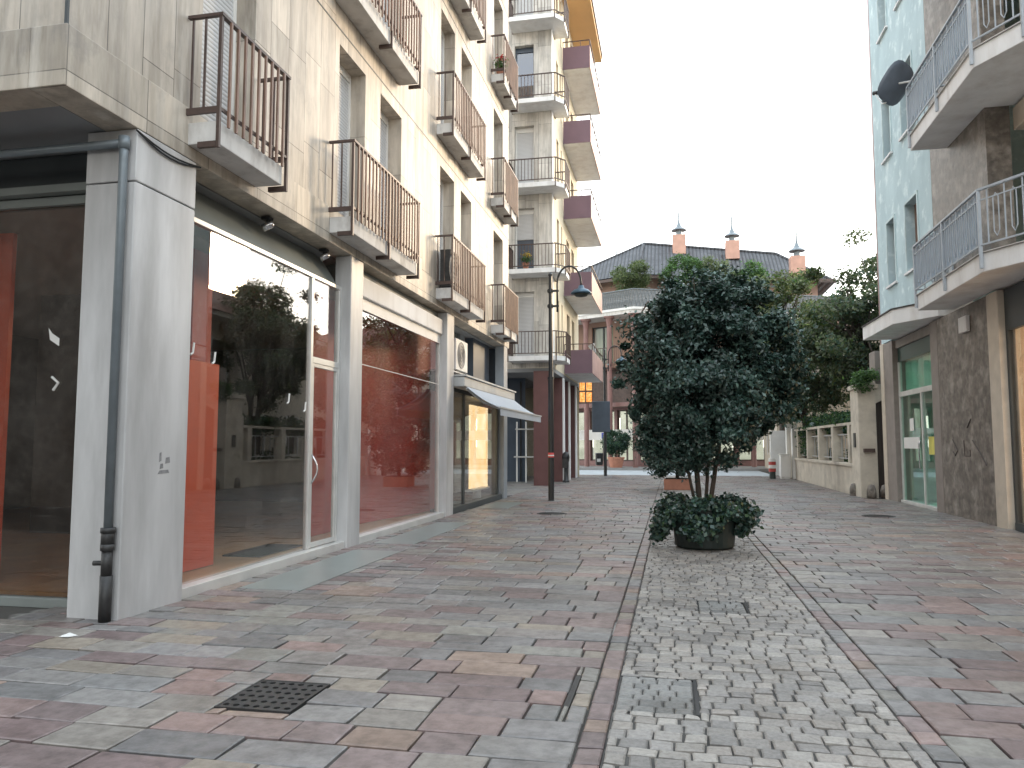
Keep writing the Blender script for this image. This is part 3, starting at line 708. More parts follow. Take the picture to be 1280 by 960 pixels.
for yy in (15.5, 20.2):
    MB().tube([(-4.2, yy, 2.6), (-3.85, yy+0.12, 2.30), (-3.48, yy, 2.17)], 0.03, 8).build('arm', M['cassette'], t, smooth=True)

def ac_unit(x, y, z, label, w=0.8, h=0.58, d=0.28, mat=M['white']):
    t = thing('air_conditioner', (x, y, z), label, 'air conditioner')
    B(x-d, x, y-w/2, y+w/2, z, z+h).build('casing', mat, t, bevel=0.015)
    f = MB(); cy, cz, r = y-0.08, z+h/2, h*0.42
    for rr in (1.0, 0.75, 0.5, 0.25):
        f.tube([(x+0.012, cy+r*rr*math.cos(a), cz+r*rr*math.sin(a)) for a in [2*math.pi*i/24 for i in range(25)]], 0.006, 6)
    f.add([(x+0.003, cy+r*math.cos(2*math.pi*i/24), cz+r*math.sin(2*math.pi*i/24)) for i in range(24)], [tuple(range(24))])
    f.build('fan_grille', plain('grey_fan', (0.25, 0.25, 0.25), 0.5), t)
    b = MB()
    for yy in (y-w*0.35, y+w*0.35): b.box(x-d, x-0.02, yy-0.02, yy+0.02, z-0.04, z-0.002)
    b.build('bracket', M['iron'], t)
ac_unit(-4.5, 16.25, 2.99+0.04, 'white air-conditioner with round fan on the ledge above the awning', 0.95, 0.68)
t = ac_unit(XA+0.27, 14.35, 4.45, 'grey air-conditioner standing in the balcony above the red-walled shop', 0.55, 0.75, 0.22, M['iron'])

# ------------------------------------------------------------------ building B (bay + cream wall)
BS = 3.12
Bd = thing('cream_building', (-4.15, 27.2, 0), 'cream apartment block with orange eaves, purple balconies and dark red arcade pillars', 'building')
XB, YB, YBE = -4.14, 27.2, 35.0
bh = [(-5.55, -4.82, 4.62+BS*k, 7.0+BS*k) for k in range(5)] + [(-9.2, -8.0, 5.2+BS*k, 7.0+BS*k) for k in range(5)]
w = wall_holes(MB(), 'y', YB, -13, XB, 4.2, 19.7, bh, 0.22); w.build('wall', M['baywall'], Bd)
eh = [(28.3, 28.85, 4.9+BS*k, 6.9+BS*k) for k in range(5)] + [(29.45, 29.75, 4.9+BS*k, 6.9+BS*k) for k in range(5)] + [(31.0, 31.9, 4.55+BS*k, 6.8+BS*k) for k in range(5)] + [(32.6, 33.5, 4.55+BS*k, 6.8+BS*k) for k in range(5)]
w = wall_holes(MB(), 'x', XB, YB, YBE, 4.2, 19.7, eh, -0.2)
w.add([(-13,YBE,0),(XB,YBE,0),(XB,YBE,19.7),(-13,YBE,19.7)], [(3,2,1,0)]); w.build('wall', M['cream'], Bd)
B(XB-0.02, XB+0.012, YB-0.012, YB+0.3, 4.2, 19.6).build('corner_lit_strip', M['slabwhite'], Bd)  # white strip painted as the sunlit east edge of the bay
B(-13, XB-0.001, YB+0.01, YBE-0.01, 4.05, 4.19).build('soffit', M['soffit'], Bd)
for k in range(5):
    z0, z1 = 4.62+BS*k, 7.0+BS*k
    fr = MB(); fr.box(-5.55, -5.5, YB+0.2, YB+0.26, z0, z1); fr.box(-4.87, -4.82, YB+0.2, YB+0.26, z0, z1); fr.box(-5.5, -4.87, YB+0.2, YB+0.26, z1-0.18, z1)
    f = fr.build('window', M['white'] if k != 3 else M['navy'], Bd)
    if k == 3:
        B(-5.5, -4.87, YB+0.24, YB+0.25, z0, z1-0.181).build('pane', glass('blue_window_glass', (0.2, 0.3, 0.45), 2.2), f)
        B(-5.5, -4.87, YB+0.9, YB+1.0, z0, z1).build('curtain', plain('blue_curtain', (0.18, 0.3, 0.5), 0.8), f)
    elif k == 1:
        B(-5.5, -4.87, YB+0.222, YB+0.25, z0+1.25, z1-0.181).build('shutter', M['shutter'], f)
        B(-5.5, -4.87, YB+0.26, YB+0.27, z0, z0+1.249).build('pane', M['navy'], f)
    else:
        B(-5.5, -4.87, YB+0.222, YB+0.25, z0, z1-0.181).build('shutter', M['shutter'], f)
    MB().box(-9.2, -8.0, YB+0.222, YB+0.25, 5.2+BS*k, 7.0+BS*k).build('window', M['shutter'], Bd)
for (a, b, z0, z1) in eh:
    B(XB-0.24, XB-0.2, a, b, z0, z1).build('window', M['rail_wood'], Bd)
for k in range(5):   # bay balconies
    z = 4.37+BS*k; y0 = 26.35
    s = MB().prism([(-5.62, YB-0.002), (-5.62, y0), (-3.92, y0), (-3.62, 26.75), (-3.62, 27.9), (XB+0.013, 27.9), (XB+0.013, YB-0.013)], z, z+0.17).build('balcony', M['slabwhite'], Bd, bevel=0.01)
    r = MB(); pts = [(-5.62, YB-0.01), (-5.62, y0), (-3.9, y0), (-3.6, 26.75), (-3.6, 27.9), (XB+0.02, 27.9)]
    for p, q in zip(pts, pts[1:]):
        r.bar((*p, z+1.03), (*q, z+1.03), 0.05, 0.03); r.bar((*p, z+0.26), (*q, z+0.26), 0.03, 0.03)
        L = math.dist(p, q); m = max(2, int(L/0.115))
        for i in range(m+(q == pts[-1])):
            a = i/m; x, y = p[0]+(q[0]-p[0])*a, p[1]+(q[1]-p[1])*a
            r.bar((x, y, z+0.27), (x, y, z+1.02), 0.02 if i not in (0, m) else 0.035)
            if i in (0, m): r.bar((x, y, z-0.02), (x, y, z+0.27), 0.035)
    r.build('railing', M['rail'], s)
for k in range(5):   # purple balconies
    z = 4.25+BS*k; xo = -3.04; ya, yb = 30.1, 34.7
    s = MB().prism([(XB+0.002, ya), (xo-0.0, ya), (xo, yb), (XB+0.002, yb)], z, z+0.16).build('balcony', M['slabwhite'], Bd, bevel=0.01)
    pn = MB(); pn.box(XB+0.02, xo+0.02, ya-0.03, ya-0.005, z-0.01, z+0.92); pn.build('side_panel', M['purple'], s)
    pn = MB(); pn.box(xo+0.005, xo+0.03, ya-0.004, yb, z-0.01, z+0.92); pn.build('front_panel', plain('pinkish_panel', (0.42, 0.27, 0.24), 0.6) if k == 0 else bpy.data.materials['pinkish_panel'], s)
    r = MB(); r.bar((XB+0.02, ya, z+1.16), (xo+0.02, ya, z+1.16), 0.04, 0.03); r.bar((xo+0.02, ya, z+1.16), (xo+0.02, yb, z+1.16), 0.04, 0.03)
    for a in (0, 0.33, 0.66, 1): r.bar((XB+0.03+(xo-XB-0.01)*a, ya, z+0.93), (XB+0.03+(xo-XB-0.01)*a, ya, z+1.15), 0.025)
    for a in range(7): r.bar((xo+0.02, ya+0.1+(yb-ya-0.15)*a/6, z+0.93), (xo+0.02, ya+0.1+(yb-ya-0.15)*a/6, z+1.15), 0.025)
    r.build('railing', M['rail'], s)
B(-14, -3.0, 26.2, 35.6, 19.72, 19.9).build('eave', M['orange'], Bd)
B(-14.05, -2.95, 26.15, 35.65, 19.902, 20.1).build('gutter', M['rail'], Bd)
for i, (a, b) in enumerate(((26.75, 27.15), (29.75, 30.15), (31.45, 31.85), (33.7, 34.1))):   # arcade pillars
    q = B(-4.78 if i == 0 else -4.62, -4.17, a, b, -0.03, 4.04).build('pillar', M['redpillar'], Bd, bevel=0.01)
    B(-4.168, -4.12, a+0.02, b-0.02, 0, 4.04).build('pillar_lit_face', M['slabwhite'], q)  # white face stands in for the sunlit east side of the pillar
f = B(-13, -5.6, 29.5, 29.56, 0.0, 4.04).build('shop_window', M['navy'], Bd)
f2 = MB(); [f2.box(-13+i*1.2, -12.94+i*1.2, 29.44, 29.5, 0.05, 3.9) for i in range(7)]
f2.build('mullion', M['black'], f)
B(-5.66, -5.6, 29.57, 35, 0, 4.04).build('shop_window', M['glass_dark'], Bd)
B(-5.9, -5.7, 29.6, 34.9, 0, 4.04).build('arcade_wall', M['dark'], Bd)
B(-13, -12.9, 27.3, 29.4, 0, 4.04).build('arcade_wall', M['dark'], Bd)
# display stand seen in the arcade
t = thing('display_stand', (-5.4, 28.6, 0), 'pale slender display stand in the dark arcade behind the awning', 'display stand')
r = MB()
for xx in (-5.75, -5.4, -5.05): r.bar((xx, 28.6, 0.02), (xx, 28.6, 2.3), 0.05)
r.build('posts', M['white'], t)
r = MB(); r.box(-5.85, -4.95, 28.5, 28.75, 0.95, 1.0); r.box(-5.8, -5.0, 28.5, 28.75, 2.0, 2.04); r.build('shelf', M['alu'], t)

# ------------------------------------------------------------------ building D (aqua, right)
XD = 5.55
D = thing('aqua_building', (5.55, 18, 0), 'sponged aqua plaster apartment block with white polygonal balconies, right of the street', 'building')
dw = [(20.42, 21.1, 5.5+3.3*k, 7.12+3.3*k) for k in range(3)] + [(18.6, 19.5, 5.5+3.3*k, 7.12+3.3*k) for k in range(3)]
HD = 14.6
w = wall_holes(MB(), 'x', XD, 17.62, 22.05, 4.1, HD, dw, 0.2)
w.add([(XD,22.05,0),(13,22.05,0),(13,22.05,HD),(XD,22.05,HD)], [(0,1,2,3)])
w.add([(XD,9,HD),(XD,22.05,HD),(13,22.05,HD),(13,9,HD)], [(0,1,2,3)]); w.add([(XD+0.65,9,7.6),(13,9,7.6),(13,9,HD),(XD+0.65,9,HD)], [(0,1,2,3)])
w.add([(13,9,0),(13,22.05,0),(13,22.05,HD),(13,9,HD)], [(0,1,2,3)])
w.build('wall', M['aqua'], D)
MB().tube([(XD+0.03, 22.11, 0.1), (XD+0.03, 22.11, HD)], 0.05, 10).build('downpipe', plain('rosy_pipe', (0.45, 0.33, 0.32), 0.5), D, smooth=True)
for (a, b, z0, z1) in dw:
    f = MB(); f.box(XD-0.02, XD+0.06, a-0.07, a-0.001, z0-0.02, z1+0.06); f.box(XD-0.02, XD+0.06, b+0.001, b+0.07, z0-0.02, z1+0.06); f.box(XD-0.02, XD+0.06, a, b, z1+0.001, z1+0.06)
    f = f.build('window', plain('pale_aqua_trim', (0.5, 0.62, 0.64), 0.7) if 'pale_aqua_trim' not in bpy.data.materials else bpy.data.materials['pale_aqua_trim'], D)
    B(XD-0.06, XD+0.18, a-0.1, b+0.1, z0-0.07, z0-0.021).build('sill', M['slabwhite'], f)
    B(XD+0.2, XD+0.24, a, b, z0, z1).build('shutter', M['rail_wood'], f)
# stone pier (all storeys) and cream recess
w = MB(); w.box(XD-0.02, XD+0.4, 14.92, 17.6, -0.05, 4.06); w.build('stone_pier', M['stone'], D)
B(XD, XD+0.4, 14.7, 17.61, 4.4, HD-0.01).build('stone_pier', M['stone'], D)
B(XD-0.03, XD+0.3, 17.602, 18.06, -0.05, 4.06).build('door_jamb', M['stonegrey'], D, bevel=0.01)
B(XD-0.035, XD+0.3, 20.96, 22.04, -0.05, 4.06).build('door_jamb', M['stonegrey'], D, bevel=0.01)
B(XD-0.05, XD+0.2, 21.75, 22.06, 0, 4.08).build('corner_jamb', M['creamjamb'], D)
B(XD-0.05, XD+0.2, 14.45, 14.915, -0.05, 4.06).build('shop_jamb', M['creamjamb'], D, bevel=0.01)
B(XD+0.05, XD+0.35, 18.06, 20.96, 3.85, 4.06).build('lintel', M['stonegrey'], D)
B(XD+0.1, XD+0.2, 18.062, 20.958, 3.5, 3.849).build('transom_panel', plain('dark_green_panel', (0.03, 0.07, 0.06), 0.4), D)
# glass door
f = MB()
f.box(XD+0.08, XD+0.16, 18.062, 18.13, 0.0, 3.499); f.box(XD+0.08, XD+0.16, 20.89, 20.958, 0, 3.499); f.box(XD+0.079, XD+0.161, 18.13, 20.89, 2.62, 2.74); f.box(XD+0.08, XD+0.16, 19.18, 19.25, 0.06, 2.62); f.box(XD+0.02, XD+0.16, 18.13, 20.89, -0.02, 0.06)
dd = f.build('door', M['alu'], D, bevel=0.004)
gm = MB(); gm.box(XD+0.115, XD+0.125, 18.13, 19.18, 0.06, 2.62); gm.box(XD+0.115, XD+0.125, 19.25, 20.89, 0.06, 2.62); gm.box(XD+0.115, XD+0.125, 18.13, 20.89, 2.74, 3.499); gm.build('pane', M['glass_green'], dd)
MB().tube([(XD+0.06, 19.32, 0.85), (XD+0.03, 19.32, 0.9), (XD+0.03, 19.32, 1.45), (XD+0.06, 19.32, 1.5)], 0.015, 8).build('handle', sm_metal, dd)
i = MB(); i.box(XD+0.10, XD+0.108, 19.5, 20.75, 1.33, 1.6); i.box(XD+0.10, XD+0.108, 19.9, 20.2, 1.75, 2.05); i.build('paper_notice', M['white'], dd)
B(XD+0.10, XD+0.108, 18.35, 18.85, 1.2, 1.6).build('paper_notice', plain('yellow_paper', (0.6, 0.55, 0.12), 0.6), dd)
i = MB(); i.box(XD+0.2, XD+5, 17.7, 21.5, -0.02, 0.0); i.box(XD+3.5, XD+3.6, 17.7, 21.5, 0, 4.0); i.box(XD+0.21, XD+3.5, 21.4, 21.5, 0, 4.0); i.box(XD+0.41, XD+3.5, 17.62, 17.7, 0, 4.0); i.build('lobby', plain('pale_green_lobby', (0.66, 0.78, 0.74), 0.6), D)
i = MB(); [i.box(XD+0.24, XD+0.26, 18.2+0.45*j, 18.62+0.45*j, 2.75, 3.48) for j in range(6)]; i.build('curtain', M['white'], D)
# graffiti on the pier
xg = XD-0.026; gmat = plain('dark_graffiti', (0.09, 0.075, 0.07), 0.7)
def stroke(pts, r=0.010): MB().tube([(xg, y, z) for y, z in pts], r, 5).build('graffiti_stroke', gmat, D)
stroke([(16.95, 1.52), (16.8, 1.4), (16.7, 1.3), (16.85, 1.2), (16.95, 1.28)]); stroke([(16.35, 1.5), (16.33, 1.2), (16.05, 1.2), (16.05, 1.32)]); stroke([(15.95, 1.9), (16.15, 1.74)], 0.012); stroke([(15.9, 1.5), (15.5, 1.22), (15.3, 1.05)], 0.012)
# lit shop beyond the jamb
f = MB(); f.box(XD+0.06, XD+0.14, 14.36, 14.448, 0, 4.06); f.box(XD+0.06, XD+0.14, 10, 14.36, 3.35, 4.06); f.box(XD+0.02, XD+0.14, 10, 14.36, -0.02, 0.12)
sf = f.build('shop_window', M['darkbeam'], D)
B(XD+0.095, XD+0.105, 10, 14.36, 0.12, 3.35).build('pane', M['glass'], sf)
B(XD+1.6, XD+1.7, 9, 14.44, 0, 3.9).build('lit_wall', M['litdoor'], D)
i = MB(); i.box(XD+0.15, XD+1.6, 9, 14.44, 3.9, 3.95); i.box(XD+0.15, XD+1.6, 9, 14.44, -0.02, 0.0); i.box(XD+0.15, XD+1.6, 14.30, 14.44, 0, 3.9); i.build('shop_wall', M['creamjamb'], D)
B(XD+0.9, XD+1.2, 13.2, 14.0, 2.05, 2.25).build('shelf_box', M['rail'], D)
# rest of the ground floor and upper loggia towards the viewer
w = MB(); w.box(XD, XD+0.4, -9, 9.99, -0.05, 4.06); w.build('stone_pier', M['stone'], D)
lw = wall_holes(MB(), 'x', XD+0.65, 9, 14.7, 4.1, HD, [(10.6, 13.6, 4.5+3.3*k, 6.75+3.3*k) for k in range(3)], 0.2)
wall_holes(lw, 'x', XD+0.65, -9, 9, 4.1, 7.6, [(4+5*j, 5.4+5*j, 5, 6.9) for j in range(-2, 1)], 0.2)  # unseen near wing, shaped low to let more light onto the marble facade
lw.add([(XD+0.65,-9,0),(13,-9,0),(13,-9,7.6),(XD+0.65,-9,7.6)], [(0,1,2,3)]); lw.add([(XD+0.65,-9,7.6),(XD+0.65,9,7.6),(13,9,7.6),(13,-9,7.6)], [(0,1,2,3)])
lw.build('loggia_wall', M['creamjamb'], D)
for k in range(3):
    B(XD+0.86, XD+0.9, 10.6, 13.6, 4.5+3.3*k, 6.75+3.3*k).build('window', M['shutter_cream'], D)
    B(XD+0.45, XD+0.64, 9, 14.69, 6.95+3.3*k, 7.35+3.3*k).build('beam', M['creamjamb'], D)
for j in range(-2, 1): B(XD+0.86, XD+0.9, 4+5*j, 5.4+5*j, 5, 6.9).build('window', M['shutter'], D)
# ledge above the door
B(XD+0.0, XD+0.6, 14.4, 22.0, 4.062, 4.098)
l = MB().prism([(XD+0.6, 20.97), (4.84, 20.97), (4.85, 18.3), (5.47, 17.3), (XD+0.6, 17.3)], 4.09, 4.42).build('ledge', M['slabwhite'], D, bevel=0.01)
MB().prism([(XD-0.001, 21.0), (4.81, 21.0), (4.82, 18.29), (5.46, 17.26), (XD-0.001, 17.26)], 4.421, 4.445).build('flashing', M['iron'], l)
B(XD-0.1, XD-0.03, 15.75, 16.15, 3.55, 3.85).build('junction_box', M['slabwhite'], D, bevel=0.01)
# balconies
def balcony_d(k):
    z = 4.1+3.3*k if k == 0 else 4.1+3.3*k
    poly = [(XD-0.001, 16.6), (4.87, 16.6), (4.80, 13.05), (5.22, 12.3), (XD+0.64, 11.4), (XD+0.64, 14.69), (XD-0.001, 14.69)]
    s = MB().prism(poly, z, z+0.3).build('balcony', M['slabwhite'], D, bevel=0.012)
    MB().prism([(XD-0.002, 16.63), (4.84, 16.63), (4.77, 13.04), (5.20, 12.27), (XD+0.63, 11.36), (XD+0.63, 11.42), (5.24, 12.33), (4.83, 13.08), (4.90, 16.57), (XD-0.002, 16.57)], z+0.301, z+0.315).build('flashing', M['slabgrey'], s)
    edge = [(XD-0.01, 16.55), (4.84, 16.55), (4.77, 13.03), (5.21, 12.26), (6.15, 11.42)]
    r = MB(); zt = z+1.3
    for si, (p, q) in enumerate(zip(edge, edge[1:])):
        r.bar((*p, zt), (*q, zt), 0.05, 0.035); r.bar((*p, z+0.42), (*q, z+0.42), 0.025, 0.025); r.bar((*p, zt-0.17), (*q, zt-0.17), 0.018, 0.018)
        L = math.dist(p, q); m = max(2, 2*round(L/0.3))
        dx, dy = (q[0]-p[0])/L, (q[1]-p[1])/L
        for i in range(m+(si == 3)):
            a = i/m; x, y = p[0]+(q[0]-p[0])*a, p[1]+(q[1]-p[1])*a
            end = i in (0, m) or (si == 1 and i == m//2)
            if end: r.bar((x, y, z+0.05), (x, y, zt), 0.045)
            elif i % 2: r.bar((x, y, z+0.43), (x, y, zt-0.01), 0.018)
            else:  # looped bar pair
                h = 0.045
                pts = [(x-dx*h, y-dy*h, zt-0.2), (x-dx*h, y-dy*h, z+0.58), (x, y, z+0.5), (x+dx*h, y+dy*h, z+0.58), (x+dx*h, y+dy*h, zt-0.2), (x, y, zt-0.13), (x-dx*h, y-dy*h, zt-0.2)]
                r.tube(pts, 0.009, 5, cap=False)
    r.build('railing', M['bluegreyrail'], s)
    pn = MB()
    for p, q in ((edge[1], edge[2]),):
        pn.bar((p[0]+0.035, p[1]-0.03, z+0.86), (q[0]+0.035, q[1]+0.03, z+0.86), 0.012, 0.82)
    pn.build('screen_panel', M['panelblue'], s)
for k in range(3): balcony_d(k)
# white folding drying rack glimpsed behind the lower screen
t = thing('drying_rack', (5.2, 16.0, 4.4), 'white drying rack standing at the end of the lower aqua-building balcony', 'drying rack')
r = MB()
for j in range(7): r.bar((5.1, 15.4+0.14*j, 4.45), (5.1, 15.4+0.14*j, 5.45), 0.05)
r.build('bars', M['white'], t)
r = MB(); r.bar((5.1, 15.3, 5.47), (5.1, 16.35, 5.47), 0.05); r.bar((5.1, 15.3, 5.0), (5.1, 16.35, 5.0), 0.04); r.build('frame', M['white'], t)
# satellite dish
t = thing('satellite_dish', (5.3, 17.2, 8.7), 'dark grey satellite dish on a bracket by the upper aqua-building balcony', 'satellite dish')
c0 = Vector((4.86, 17.2, 9.12)); nrm = Vector((-0.45, 0.75, 0.45)).normalized(); u = nrm.cross(Vector((0.35,0.1,1))).normalized(); v = u.cross(nrm)
dm = MB(); n = 28; vs = []; fs = []
rings = [0.0, 0.13, 0.24, 0.35, 0.43]
for rr in rings[1:]:
    for j in range(n):
        a = 2*math.pi*j/n; sq = 1.0/((abs(math.cos(a))**3.2+abs(math.sin(a))**3.2)**(1/3.2))
        vs.append(c0+(u*math.cos(a)*0.86+v*math.sin(a))*rr*sq+nrm*(0.45*rr*rr))
vs.append(c0); ce = len(vs)-1
fs += [(ce, (j+1)%n, j) for j in range(n)]
for i in range(len(rings)-2): fs += [(i*n+j, i*n+(j+1)%n, (i+1)*n+(j+1)%n, (i+1)*n+j) for j in range(n)]
dm.add(vs, fs); o = dm.build('reflector', plain('slate_dish', (0.13, 0.16, 0.20), 0.5), t, smooth=True)
o.modifiers.new('thick', 'SOLIDIFY').thickness = 0.012
am = MB(); ft = c0+nrm*0.5-v*0.26; am.tube([c0-v*0.44, c0-v*0.48+nrm*0.08, ft], 0.014, 8); am.build('arm', M['alu'], t)
MB().tube([ft+nrm*0.03, ft-nrm*0.08+v*0.02], 0.045, 10).build('feedhorn', M['black'], t)
MB().tube([c0-nrm*0.02, (5.3, 16.95, 9.05), (XD, 16.95, 9.05)], 0.022, 8).build('bracket', M['alu'], t)
# potted plant on the lower balcony
# ------------------------------------------------------------------ foliage
rng = np.random.default_rng(11)
def foliage_mesh(centers, spread, n, size, cols, flat=0.35, aspect=0.5, up=0.35, outc=None):
    """n folded leaf quads scattered in clumps; every leaf has its own colour"""
    ci = rng.integers(0, len(centers), n); C = np.asarray(centers)[ci]
    sp = np.asarray(spread)[ci] if hasattr(spread, '__len__') and len(np.shape(spread)) >= 1 and len(spread) == len(centers) else spread
    off = rng.normal(size=(n, 3)); off *= (np.abs(rng.normal(size=(n, 1)))*0.45+0.55)/np.linalg.norm(off, axis=1, keepdims=True)
    off[:, 2] *= 0.72
    P = C + off*(np.asarray(sp).reshape(-1, 1) if np.ndim(sp) else sp)
    if outc is not None: d = P-np.asarray(outc)
    else: d = off.copy()
    d /= np.linalg.norm(d, axis=1, keepdims=True)+1e-6
    nr = d*0.6+np.array([0, 0, up])+rng.normal(size=(n, 3))*0.55; nr /= np.linalg.norm(nr, axis=1, keepdims=True)
    t = rng.normal(size=(n, 3))+np.array([0, 0, -0.5]); t -= nr*np.sum(t*nr, axis=1, keepdims=True); t /= np.linalg.norm(t, axis=1, keepdims=True)
    b = np.cross(nr, t); s = size*rng.uniform(0.65, 1.3, (n, 1))
    V = np.empty((n, 4, 3)); V[:, 0] = P-t*s*0.5; V[:, 1] = P+b*s*aspect*0.5+nr*s*0.06; V[:, 2] = P+t*s*0.5-nr*s*0.05; V[:, 3] = P-b*s*aspect*0.5+nr*s*0.06
    F = np.arange(n*4).reshape(n, 4)
    cl = np.asarray(cols); ck = rng.integers(0, len(cl), n)
    clump = rng.uniform(0.7, 1.3, len(centers))[ci]
    T = cl[ck]*(clump*rng.uniform(0.75, 1.25, n))[:, None]; T = np.concatenate([T, np.ones((n, 1))], 1)
    T = np.repeat(T, 4, axis=0)
    return V.reshape(-1, 3), F, T
def leaves(name, mat, parent=None, base=None, **kw):
    V, F, T = foliage_mesh(**kw)
    o0 = ORIG[parent.name] if parent is not None else Vector(base)
    V = V-np.array(o0)
    me = bpy.data.meshes.new(name); n = len(F)
    me.vertices.add(len(V)); me.vertices.foreach_set('co', V.ravel())
    me.loops.add(n*4); me.loops.foreach_set('vertex_index', F.ravel().astype(np.int32))
    me.polygons.add(n); me.polygons.foreach_set('loop_start', np.arange(0, n*4, 4, dtype=np.int32))
    me.materials.append(mat)
    ca = me.color_attributes.new('tint', 'FLOAT_COLOR', 'POINT'); ca.data.foreach_set('color', T.astype(np.float32).ravel())
    me.update(calc_edges=True); me.validate()
    ob = bpy.data.objects.new(name, me); COL.objects.link(ob)
    if parent is not None: ob.parent = parent
    else: ob.location = o0
    ORIG[ob.name] = o0
    return ob
def blob(c, r, k, seed, shell=0.55, lump=0.0):
    """clump centres in an uneven ellipsoid"""
    rs = np.random.default_rng(seed); out = []
    ph = rs.uniform(0, 6.28, 6)
    while len(out) < k:
        d = rs.normal(size=3); d /= np.linalg.norm(d); q = shell+(1-shell)*rs.random()**0.7
        az = math.atan2(d[1], d[0]); el = math.asin(d[2])
        w = 1+lump*(math.sin(3*az+ph[0])*math.cos(2*el+ph[1])+0.6*math.sin(5*az+ph[2]+3*el))
        out.append((c[0]+d[0]*r[0]*q*w, c[1]+d[1]*r[1]*q*w, c[2]+d[2]*r[2]*q*w))
    return out
DARKG = [(0.032,0.070,0.058),(0.042,0.084,0.068),(0.060,0.105,0.082),(0.028,0.060,0.052)]
MIDG = [(0.07,0.10,0.05),(0.10,0.13,0.065),(0.085,0.115,0.07),(0.12,0.14,0.08)]
FRESH = [(0.06,0.12,0.05),(0.085,0.15,0.06),(0.045,0.09,0.04)]
GREYG = [(0.10,0.12,0.085),(0.13,0.145,0.10),(0.075,0.095,0.07)]

# main planter tree
PX0, PY0 = 0.42, 11.1
t = thing('planter', (PX0, PY0, 0), 'large round dark green planter tub standing on the cobbled strip', 'planter')
MB().lathe((PX0, PY0, 0.0), [(0.36, 0.0), (0.40, 0.03), (0.45, 0.52), (0.47, 0.53), (0.47, 0.59), (0.43, 0.59), (0.42, 0.50), (0.0, 0.50)], 32).build('tub', M['tub'], t, bevel=0.0)
MB().lathe((PX0, PY0, 0.505), [(0.415, 0.0), (0.3, 0.03), (0.0, 0.05)], 24).build('soil', M['soil'], t)
t = thing('planter_tree', (PX0, PY0, 0.5), 'dense dark evergreen tree with a broad round crown in the dark green tub', 'tree')
tr = MB()
for (dx, dy, tx, ty, zt, r) in ((-0.05, 0.03, -0.12, 0.05, 2.2, 0.04), (0.07, -0.02, 0.30, 0.0, 2.1, 0.034), (0.02, 0.06, 0.16, 0.2, 2.3, 0.026), (-0.1, 0.0, -0.35, -0.1, 2.0, 0.022)):
    tr.tube([(PX0+dx, PY0+dy, 0.5), (PX0+dx+tx*0.3, PY0+dy+ty*0.3, 1.05), (PX0+dx+tx*0.6, PY0+dy+ty*0.6, 1.6), (PX0+dx+tx, PY0+dy+ty, zt), (PX0+dx+tx*1.3, PY0+dy+ty, zt+0.7)], [r, r*0.9, r*0.75, r*0.55, r*0.25], 8)
for i in range(16):
    a = i*2.4; tr.tube([(PX0+0.1*math.cos(a), PY0+0.1*math.sin(a), 1.4+0.08*i), (PX0+0.5*math.cos(a), PY0+0.5*math.sin(a), 1.9+0.09*i), (PX0+0.85*math.cos(a), PY0+0.85*math.sin(a), 2.1+0.1*i)], [0.014, 0.01, 0.004], 5)
tr.build('trunk', M['bark'], t, smooth=True)
cc = blob((PX0+0.1, PY0, 2.55), (1.22, 1.1, 1.2), 170, 3, 0.45, 0.07) + blob((PX0+0.1, PY0, 2.05), (1.1, 0.95, 0.6), 60, 4, 0.4, 0.05) + blob((PX0-0.4, PY0, 1.5), (0.5, 0.4, 0.4), 22, 5, 0.3) + blob((PX0+0.1, PY0, 2.5), (0.75, 0.7, 0.8), 60, 9, 0.1) + blob((PX0+0.15, PY0, 3.38), (0.72, 0.7, 0.5), 50, 6, 0.4)
cc += blob((PX0-0.05, PY0, 1.3), (0.55, 0.5, 0.3), 16, 17, 0.3)
nb_ = len(cc); cc += [q for q in blob((PX0+0.1, PY0, 2.5), (1.24, 1.12, 1.27), 130, 31, 0.93, 0.06) if q[2] > 1.5]
leaves('crown', M['leaf'], t, centers=cc, spread=list(np.random.default_rng(5).uniform(0.12, 0.27, nb_))+list(np.random.default_rng(8).uniform(0.05, 0.12, len(cc)-nb_)), n=100000, size=0.07, cols=DARKG, aspect=0.5, outc=(PX0+0.15, PY0, 2.3))
# trailing plants in the tub
pc = [(PX0+0.46*math.cos(a), PY0+0.46*math.sin(a), 0.57+0.06*math.sin(3*a)) for a in np.linspace(0, 6.28, 30)] + [(PX0+0.58*math.cos(a), PY0+0.5*math.sin(a), 0.42+0.1*math.sin(5*a)) for a in np.linspace(2.7, 6.7, 16)] + [(PX0-0.62, PY0-0.1, 0.25), (PX0-0.64, PY0-0.1, 0.13), (PX0+0.05, PY0-0.53, 0.3), (PX0-0.25, PY0-0.5, 0.28)] + [(PX0+0.5*math.cos(a), PY0+0.5*math.sin(a), 0.32+0.08*math.sin(4*a)) for a in (-3.1, -2.9, -0.3, -0.05, 0.2, -1.9, -1.6, -1.45)] + [(PX0-0.56, PY0-0.05, 0.35), (PX0-0.6, PY0-0.02, 0.2), (PX0+0.58, PY0, 0.38), (PX0+0.66, PY0-0.1, 0.5), (PX0-0.1, PY0-0.5, 0.22), (PX0, PY0-0.48, 0.4), (PX0-0.2, PY0-0.48, 0.45)]
p = leaves('trailing_plant', M['leaf'], base=(PX0, PY0, 0.55), centers=pc, spread=[random.uniform(0.08, 0.15) for _ in pc], n=8200, size=0.065, cols=DARKG+FRESH[2:], aspect=0.75)
tag(p, 'leafy trailing plant spilling over the rim of the dark green tub', 'plant')

